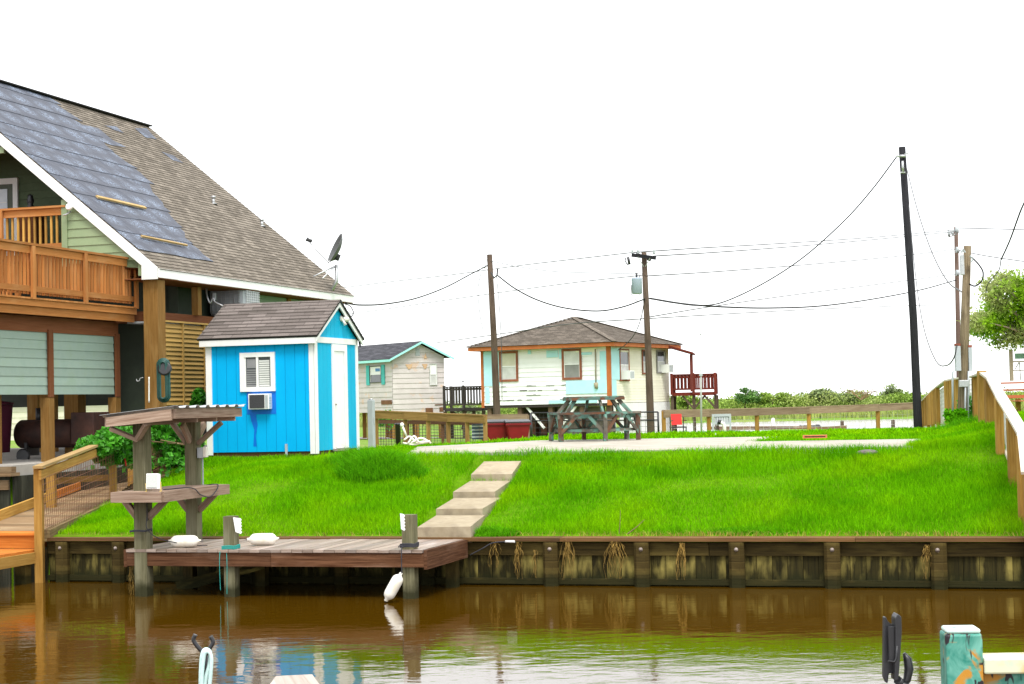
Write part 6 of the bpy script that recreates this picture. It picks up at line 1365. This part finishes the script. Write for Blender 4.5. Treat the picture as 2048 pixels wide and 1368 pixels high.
for i in range(300):
    uu = g.uniform(-140, 150); vv = 262 + g.uniform(0, 26); P = W(uu, vv, .4); hgt = 2.1 + .7 * math.sin(uu * .11) * math.sin(uu * .047 + 2) + g.random() * .9; n_ = 560
    if abs(P.x / P.y) > .42: continue
    d = g.normal(size=(n_, 3)); d /= np.linalg.norm(d, axis=1)[:, None]; d[:, 2] = np.abs(d[:, 2]); q = g.random(n_) ** .35
    pts.append(np.array([P.x, P.y, .3]) + d * q[:, None] * np.array([2.2 + g.random() * 4, 2.5, hgt]) + g.normal(size=(n_, 3)) * np.array([.5, .3, .16]))
o = leaves('thicket', BUSH, np.concatenate(pts), .32, None, 8, .8); tag(o, 'low mixed green thicket along the far bank of the marsh', 'shrubs', kind='stuff')
BUSHD = mat('darker_bush_leaf', (.06, .16, .03), (.13, .25, .05), scale=.3, rough=.7, rnd=.45, trans=.15)
BUSHG = mat('grey_bush_leaf', (.20, .27, .11), (.30, .36, .17), scale=.3, rough=.7, rnd=.4, trans=.15)
for i, (px, ytop, wpx, m_, lb) in enumerate(((1490, 774, 46, BUSHD, 'dark round tree rising above the thicket, nearest the red deck'), (1545, 784, 50, BUSH, 'broad low tree right of the dark round tree in the thicket'), (1640, 777, 44, BUSHG, 'pale windswept tree above the middle of the thicket'), (1700, 783, 36, BUSHG, 'sparse low tree left of the rightmost windswept tree'), (1780, 771, 34, BUSHG, 'pale windswept tree left of the black pole'), (1375, 792, 40, BUSH, 'low bushy tree seen below the red deck'), (925, 806, 60, BUSHG, 'hazy grey green tree seen below the dark deck'))):
    D = 285 if px > 1000 else 110; B = at(px, 815, D); B.z = .4 if px > 1000 else .8; k = D / F; h_ = at(px, ytop, D).z - B.z
    t = thing('marsh_tree', lb, 'tree', B, 0, 'trees in the far thicket'); rx = wpx * k / 2 * 1.5; rz_c = h_ * .42
    cpts = crown(1500, rx, rx * .8, rz_c, 40 + i) + np.array([rx * (.25 if m_ is BUSHG else 0), 0, h_ - rz_c]); leaves('crown', m_, cpts, .36 * k * 12, t, 50 + i, .7)
    mb = MB(); mb.tube([(0, 0, -.3), (.1, 0, h_ * .4), (.3, 0, h_ * .8)], [.16, .12, .05], 6)
    for q in range(5): a = q * 1.3; mb.tube([(.1, 0, h_ * .4), (rx * .5 * math.cos(a), rx * .5 * math.sin(a), h_ * .8)], [.07, .02], 4)
    mb.build('trunk', POLEW, t)
mb = MB(); c = at(1722, 800, 280); [mb.tube(cr_curve([c, c + Vector((rng.uniform(-2, 2), 0, rng.uniform(.8, 1.6))), c + Vector((rng.uniform(-3.2, 3.2), 0, rng.uniform(1.2, 2.4)))], 4), .06, 4, .03) for i in range(14)]; solo(mb, 'bare_tree', RAMPW, 'bare grey branches poking above the right part of the thicket', 'tree')
# a little greenery by the fences
for i, (px, py, D, rx, rz2_, m_, lb) in enumerate(((770, 842, 63, .5, .5, LEAF, 'small green shrub behind the grey post and yard fence'), (1912, 842, 34.6, .22, .22, GRASSD, 'leafy weed at the left foot of the meter pole'), (1945, 838, 35.6, .28, .42, LEAF, 'tall leafy weed right of the meter pole'))):
    c = at(px, py, D); t = thing('shrub', lb, 'shrub', (c.x, c.y, c.z - rz2_), 0); leaves('foliage', m_, crown(700, rx, rx, rz2_, 70 + i) + np.array([0, 0, rz2_]), .09, t, 80 + i, .6); mb = MB(); mb.tube([(0, 0, -.2), (.03, 0, rz2_ * .9)], .015, 4); mb.build('stem', RAMPW, t)

# ------------------------------------------------------------ tree and neighbour deck at the right edge
tb = at(2085, 860, 46); tb.z = 1.2
tr = thing('leafy_tree', 'leafy olive green tree reaching in from the right edge above the fence', 'tree', tb, 0)
TL = mat('tree_leaf', (.18, .38, .012), (.36, .55, .03), scale=.8, rough=.6, rnd=.35, trans=.5, spec=.1, c3=(.42, .42, .22), s3=.8, f3=.75, t3=(.5, .6))
g = np.random.default_rng(77); pts = []; ends = []
for i in range(74):
    px, py = g.uniform(1950, 2170), g.uniform(540, 706); e = ((px - 2062) / 118) ** 2 + ((py - 625) / 86) ** 2
    if e > 1 + g.uniform(-.25, .15): continue
    if px < 1990 and py > 668: continue
    rr_ = g.uniform(.14, .34); n_ = int(4200 * rr_ ** 1.6)
    c = np.array(at(px, py, 46 + g.uniform(-1, 1))); ends.append(Vector(c)); d = g.normal(size=(n_, 3)); d /= np.linalg.norm(d, axis=1)[:, None]; q = g.random(n_) ** .6; pts.append(c + d * q[:, None] * np.array([rr_ * 1.3, rr_ * 1.2, rr_ * .75]) + g.normal(size=(n_, 3)) * .09)
leaves('crown', TL, np.concatenate(pts) - np.array(tb), .10, tr, 9, .5)
mb = MB(); fork = at(2100, 700, 46); mb.tube([tb - Vector((0, 0, .5)), at(2092, 780, 46), fork], [.16, .14, .11], 10); mb.build('trunk', RAMPW, tr, world=True)
for e in ends: 
    mb = MB(); m_ = fork.lerp(e, .5) + Vector((0, 0, .15)); mb.tube(cr_curve([fork, m_, e], 4), [.04 - .0038 * i for i in range(9)], 5); mb.build('branch', wood('bark_grey', (.28, .22, .17), (.40, .33, .26)), tr, world=True)
nd = thing('neighbour_deck', 'red brown deck railing and frame behind the fence at the right edge', 'deck', at(2000, 830, 44), R(-20))
ND = wood('neighbour_stain', (.26, .08, .03), (.38, .13, .06))
def bxw(mb, x0, x1, y0_, y1_, D, dy=.06): a, b_ = at(x0, y1_, D), at(x1, y0_, D); mb.box(a.x, b_.x, a.y - dy / 2, a.y + dy / 2, a.z, b_.z)
for (x0, x1, y0_, y1_) in ((2002, 2120, 762, 768), (2006, 2120, 776, 782), (2008, 2120, 788, 797)):
    mb = MB(); bxw(mb, x0, x1, y0_, y1_, 44); mb.build('rail', ND, nd, world=True)
for x in (2034, 2062, 2100):
    mb = MB(); bxw(mb, x, x + 6, 798, 870, 44.1, .1); mb.build('post', TREAT, nd, world=True)
mb = MB(); bxw(mb, 2010, 2130, 799, 803, 44.3, 2.4); mb.build('floor', ND, nd, world=True)
GW_ = wood('grey_frame_wood', (.22, .19, .13), (.34, .30, .22))
for b_ in ((2020, 2025, 700, 762), (2025, 2120, 720, 725), (2025, 2120, 738, 742), (2060, 2066, 700, 762)):
    mb = MB(); bxw(mb, *b_, 46 if b_[2] == 700 else 46.1); mb.build('frame_post' if b_[2] == 700 else 'frame_rail', GW_, nd, world=True)
mb = MB(); bxw(mb, 2030, 2060, 706, 718, 46.3, .02); mb.build('green_panel', mat('mint', (.3, .55, .4)), nd, world=True)
mb = MB(); mb.tube([at(2030, 738, 46.3), at(2038, 725, 46.3)], .015, 5); mb.tube([at(2039, 725, 46.3), at(2041, 760, 46.3)], .015, 5); mb.build('hanging_cords', MESHW, nd, world=True)

# ------------------------------------------------------------ near objects on the camera's own pier
PAINT = mat('swirled_paint', (.02, .20, .15), (.16, .42, .34), scale=12, rough=.45, rnd=0, c3=(.50, .22, .015), s3=10, f3=.95, t3=(.50, .56), bump=.15, detail=3)
pn = PAINT.node_tree; ns = [x for x in pn.nodes if x.type == 'TEX_NOISE']
for x in ns: x.inputs['Distortion'].default_value = 1.6
nzb = pn.nodes.new('ShaderNodeTexNoise'); nzb.inputs['Scale'].default_value = 13; nzb.inputs['Distortion'].default_value = 2.5; tcb = pn.nodes.new('ShaderNodeTexCoord'); mpb = pn.nodes.new('ShaderNodeMapping'); mpb.inputs['Scale'].default_value = (1, 1, .4); mpb.inputs['Rotation'].default_value = (.5, .4, 0)
pn.links.new(tcb.outputs['Object'], mpb.inputs[0]); pn.links.new(mpb.outputs[0], nzb.inputs['Vector']); mrb = pn.nodes.new('ShaderNodeMapRange'); mrb.inputs['From Min'].default_value = .57; mrb.inputs['From Max'].default_value = .60; pn.links.new(nzb.outputs[0], mrb.inputs[0])
mxb = pn.nodes.new('ShaderNodeMix'); mxb.data_type = 'RGBA'; bs_ = pn.nodes['Principled BSDF']; src = bs_.inputs['Base Color'].links[0].from_socket; pn.links.new(src, mxb.inputs['A']); mxb.inputs['B'].default_value = (.02, .015, .02, 1); pn.links.new(mrb.outputs[0], mxb.inputs['Factor']); pn.links.new(mxb.outputs['Result'], bs_.inputs['Base Color'])
DN = 4.5; kk = DN / F; a = at(1921, 1254, DN); sz = 36 * kk
pp = thing('painted_post', 'near post and rail painted in swirling teal, white and orange', 'railing', (a.x, a.y, .75), R(-4))
mb = MB(); hh = a.z - .75
mb.slab([(-sz * 1.0, -sz, -.9), (sz, -sz, -.9), (sz, sz, -.9), (-sz, sz, -.9)], (0, 0, hh + .9 - .012)); 
mb.build('post', PAINT, pp, bevel=.006)
PTOP = mat('white_streaked_paint', (.70, .72, .66), (.35, .62, .56), scale=14, rough=.45, rnd=0, c3=(.03, .03, .04), s3=18, f3=.9, t3=(.6, .64), spec=.3)
mb = MB(); mb.slab([(-sz * .93, -sz * .93, hh - .0119), (sz * .93, -sz * .93, hh - .0119), (sz * .93, sz * .93, hh - .0119), (-sz * .93, sz * .93, hh - .0119)], (0, 0, .012)); mb.build('post_top', PTOP, pp, bevel=.006)
mb = MB(); zr_ = at(2000, 1310, DN).z - .75; mb.box(sz + .001, 1.3, -.05, .05, zr_ - .04, zr_); mb.build('rail_cap', mat('yellow_white_paint', (.72, .66, .45), (.45, .62, .50), scale=9, rough=.45, rnd=0, c3=(.60, .35, .03), s3=12, f3=.9), pp, bevel=.005); mb = MB(); mb.box(sz + .001, 1.3, -.02, .018, zr_ - .16, zr_ - .041); mb.build('rail', PAINT, pp, bevel=.003)
# black rod holder
P = at(1785, 1300, DN); rh = thing('rod_holder', 'black plastic fishing rod holder clamped near the painted post', 'rod holder', P, R(0))
def nl(x, y, d=0): q = at(x, y, DN + d) - P; return q
mb = MB(); pr = [(1768, 1234), (1772, 1234), (1776, 1243), (1784, 1249), (1791, 1250), (1791, 1322), (1789, 1324), (1776, 1325), (1776, 1330), (1773, 1352), (1768, 1345), (1767, 1300)]
mb.slab([nl(x, y) for x, y in pr[:5]] + [nl(1790, 1344), nl(1784, 1347), nl(1778, 1347), nl(1776, 1366), nl(1772, 1366), nl(1767, 1354)], (0, .02, 0)); mb.build('back_plate', BLACKP, rh, bevel=.002)
mb = MB(); mb.slab([nl(1791, 1236, -.03), nl(1796, 1228, -.03), nl(1803, 1234, -.03), nl(1804, 1262, -.03), nl(1800, 1325, -.03), nl(1797, 1360, -.03), nl(1790, 1362, -.03), nl(1791, 1300, -.03)], (0, .05, 0)); mb.build('side_cheek', BLACKP, rh, bevel=.002)
mb = MB(); mb.tube([nl(1776, 1322, -.03), nl(1789, 1324, -.03), nl(1793, 1316, -.03), nl(1794, 1292, -.03)], .003, 6); mb.box(nl(1775, 1290).x, nl(1790, 1290).x, -.02, -.004, nl(1780, 1320).z, nl(1780, 1252).z); mb.build('cradle', BLACKP, rh)
mb = MB(); mb.tube([nl(1808, 1306, .01), nl(1815, 1318, .01), nl(1818, 1338, .01), nl(1814, 1360, .01), nl(1806, 1369, .01)], [.004, .011, .012, .010, .009], 10); mb.tube([nl(1806, 1364, .01), nl(1806, 1500, .01)], .016, 10); mb.tube([nl(1795, 1360, -.0), nl(1806, 1370, .01)], .012, 8); mb.build('clamp', BLACKP, rh)
# forked black hook with looped rope
P = at(408, 1330, DN); hk = thing('forked_hook', 'black rubber forked hook on a stem at the bottom left', 'hook', P, 0)
mb = MB(); nl2 = lambda x, y, d=0: at(x, y, DN + d) - P
mb.tube(cr_curve([nl2(391, 1269), nl2(387, 1280), nl2(395, 1293), nl2(404, 1303), nl2(408, 1312), nl2(409, 1330)], 4), .0055, 10); mb.build('prong', BLACKP, hk)
mb = MB(); mb.tube(cr_curve([nl2(421, 1272), nl2(426, 1284), nl2(420, 1296), nl2(413, 1306), nl2(410, 1314), nl2(409, 1330)], 4), .0055, 10); mb.build('prong', BLACKP, hk)
mb = MB(); mb.tube([nl2(409, 1312), nl2(408, 1345), nl2(408, 1500)], .010, 10); mb.build('stem', BLACKP, hk)
RP = mat('pale_blue_rope', (.42, .60, .58), (.62, .78, .76), scale=60, rough=.8, rnd=0)
mb = MB(); mb.tube(cr_curve([nl2(400, 1480, -.02), nl2(401, 1400, -.02), nl2(402, 1340, -.02), nl2(405, 1308, -.02), nl2(412, 1299, -.02), nl2(420, 1306, -.02), nl2(419, 1330, -.02), nl2(411, 1360, -.02), nl2(408, 1400, -.02), nl2(410, 1480, -.02)], 6), .0055, 8)
mb.tube(cr_curve([nl2(404, 1480, -.03), nl2(403, 1380, -.03), nl2(407, 1318, -.03), nl2(414, 1303, -.03), nl2(422, 1312, -.03), nl2(422, 1340, -.03), nl2(417, 1400, -.03), nl2(416, 1480, -.03)], 6), .005, 8)
mb.v = [tuple(Vector(v) + P) for v in mb.v]; solo(mb, 'looped_rope', RP, 'pale blue rope looped over the forked black hook', 'rope')
# grey post top
a = at(583, 1352, DN); gp2 = thing('grey_post', 'weathered grey board end just showing at the bottom edge', 'post', (a.x, a.y, .75), R(8)); h_ = a.z - .75
GY = wood('silver_wood', (.22, .18, .15), (.44, .39, .35), c3=(.12, .09, .07), f3=.6)
mb = MB(); mb.slab([(-.075, -.05, h_ - .035), (-.04, .06, h_ - .006), (.055, .06, h_ - .006), (.075, -.05, h_ - .022)], (0, 0, -.04)); mb.build('top_board', GY, gp2, bevel=.003)
mb = MB(); mb.box(-.055, .055, -.035, .05, -1.3, h_ - .078); mb.build('shaft', GY, gp2)
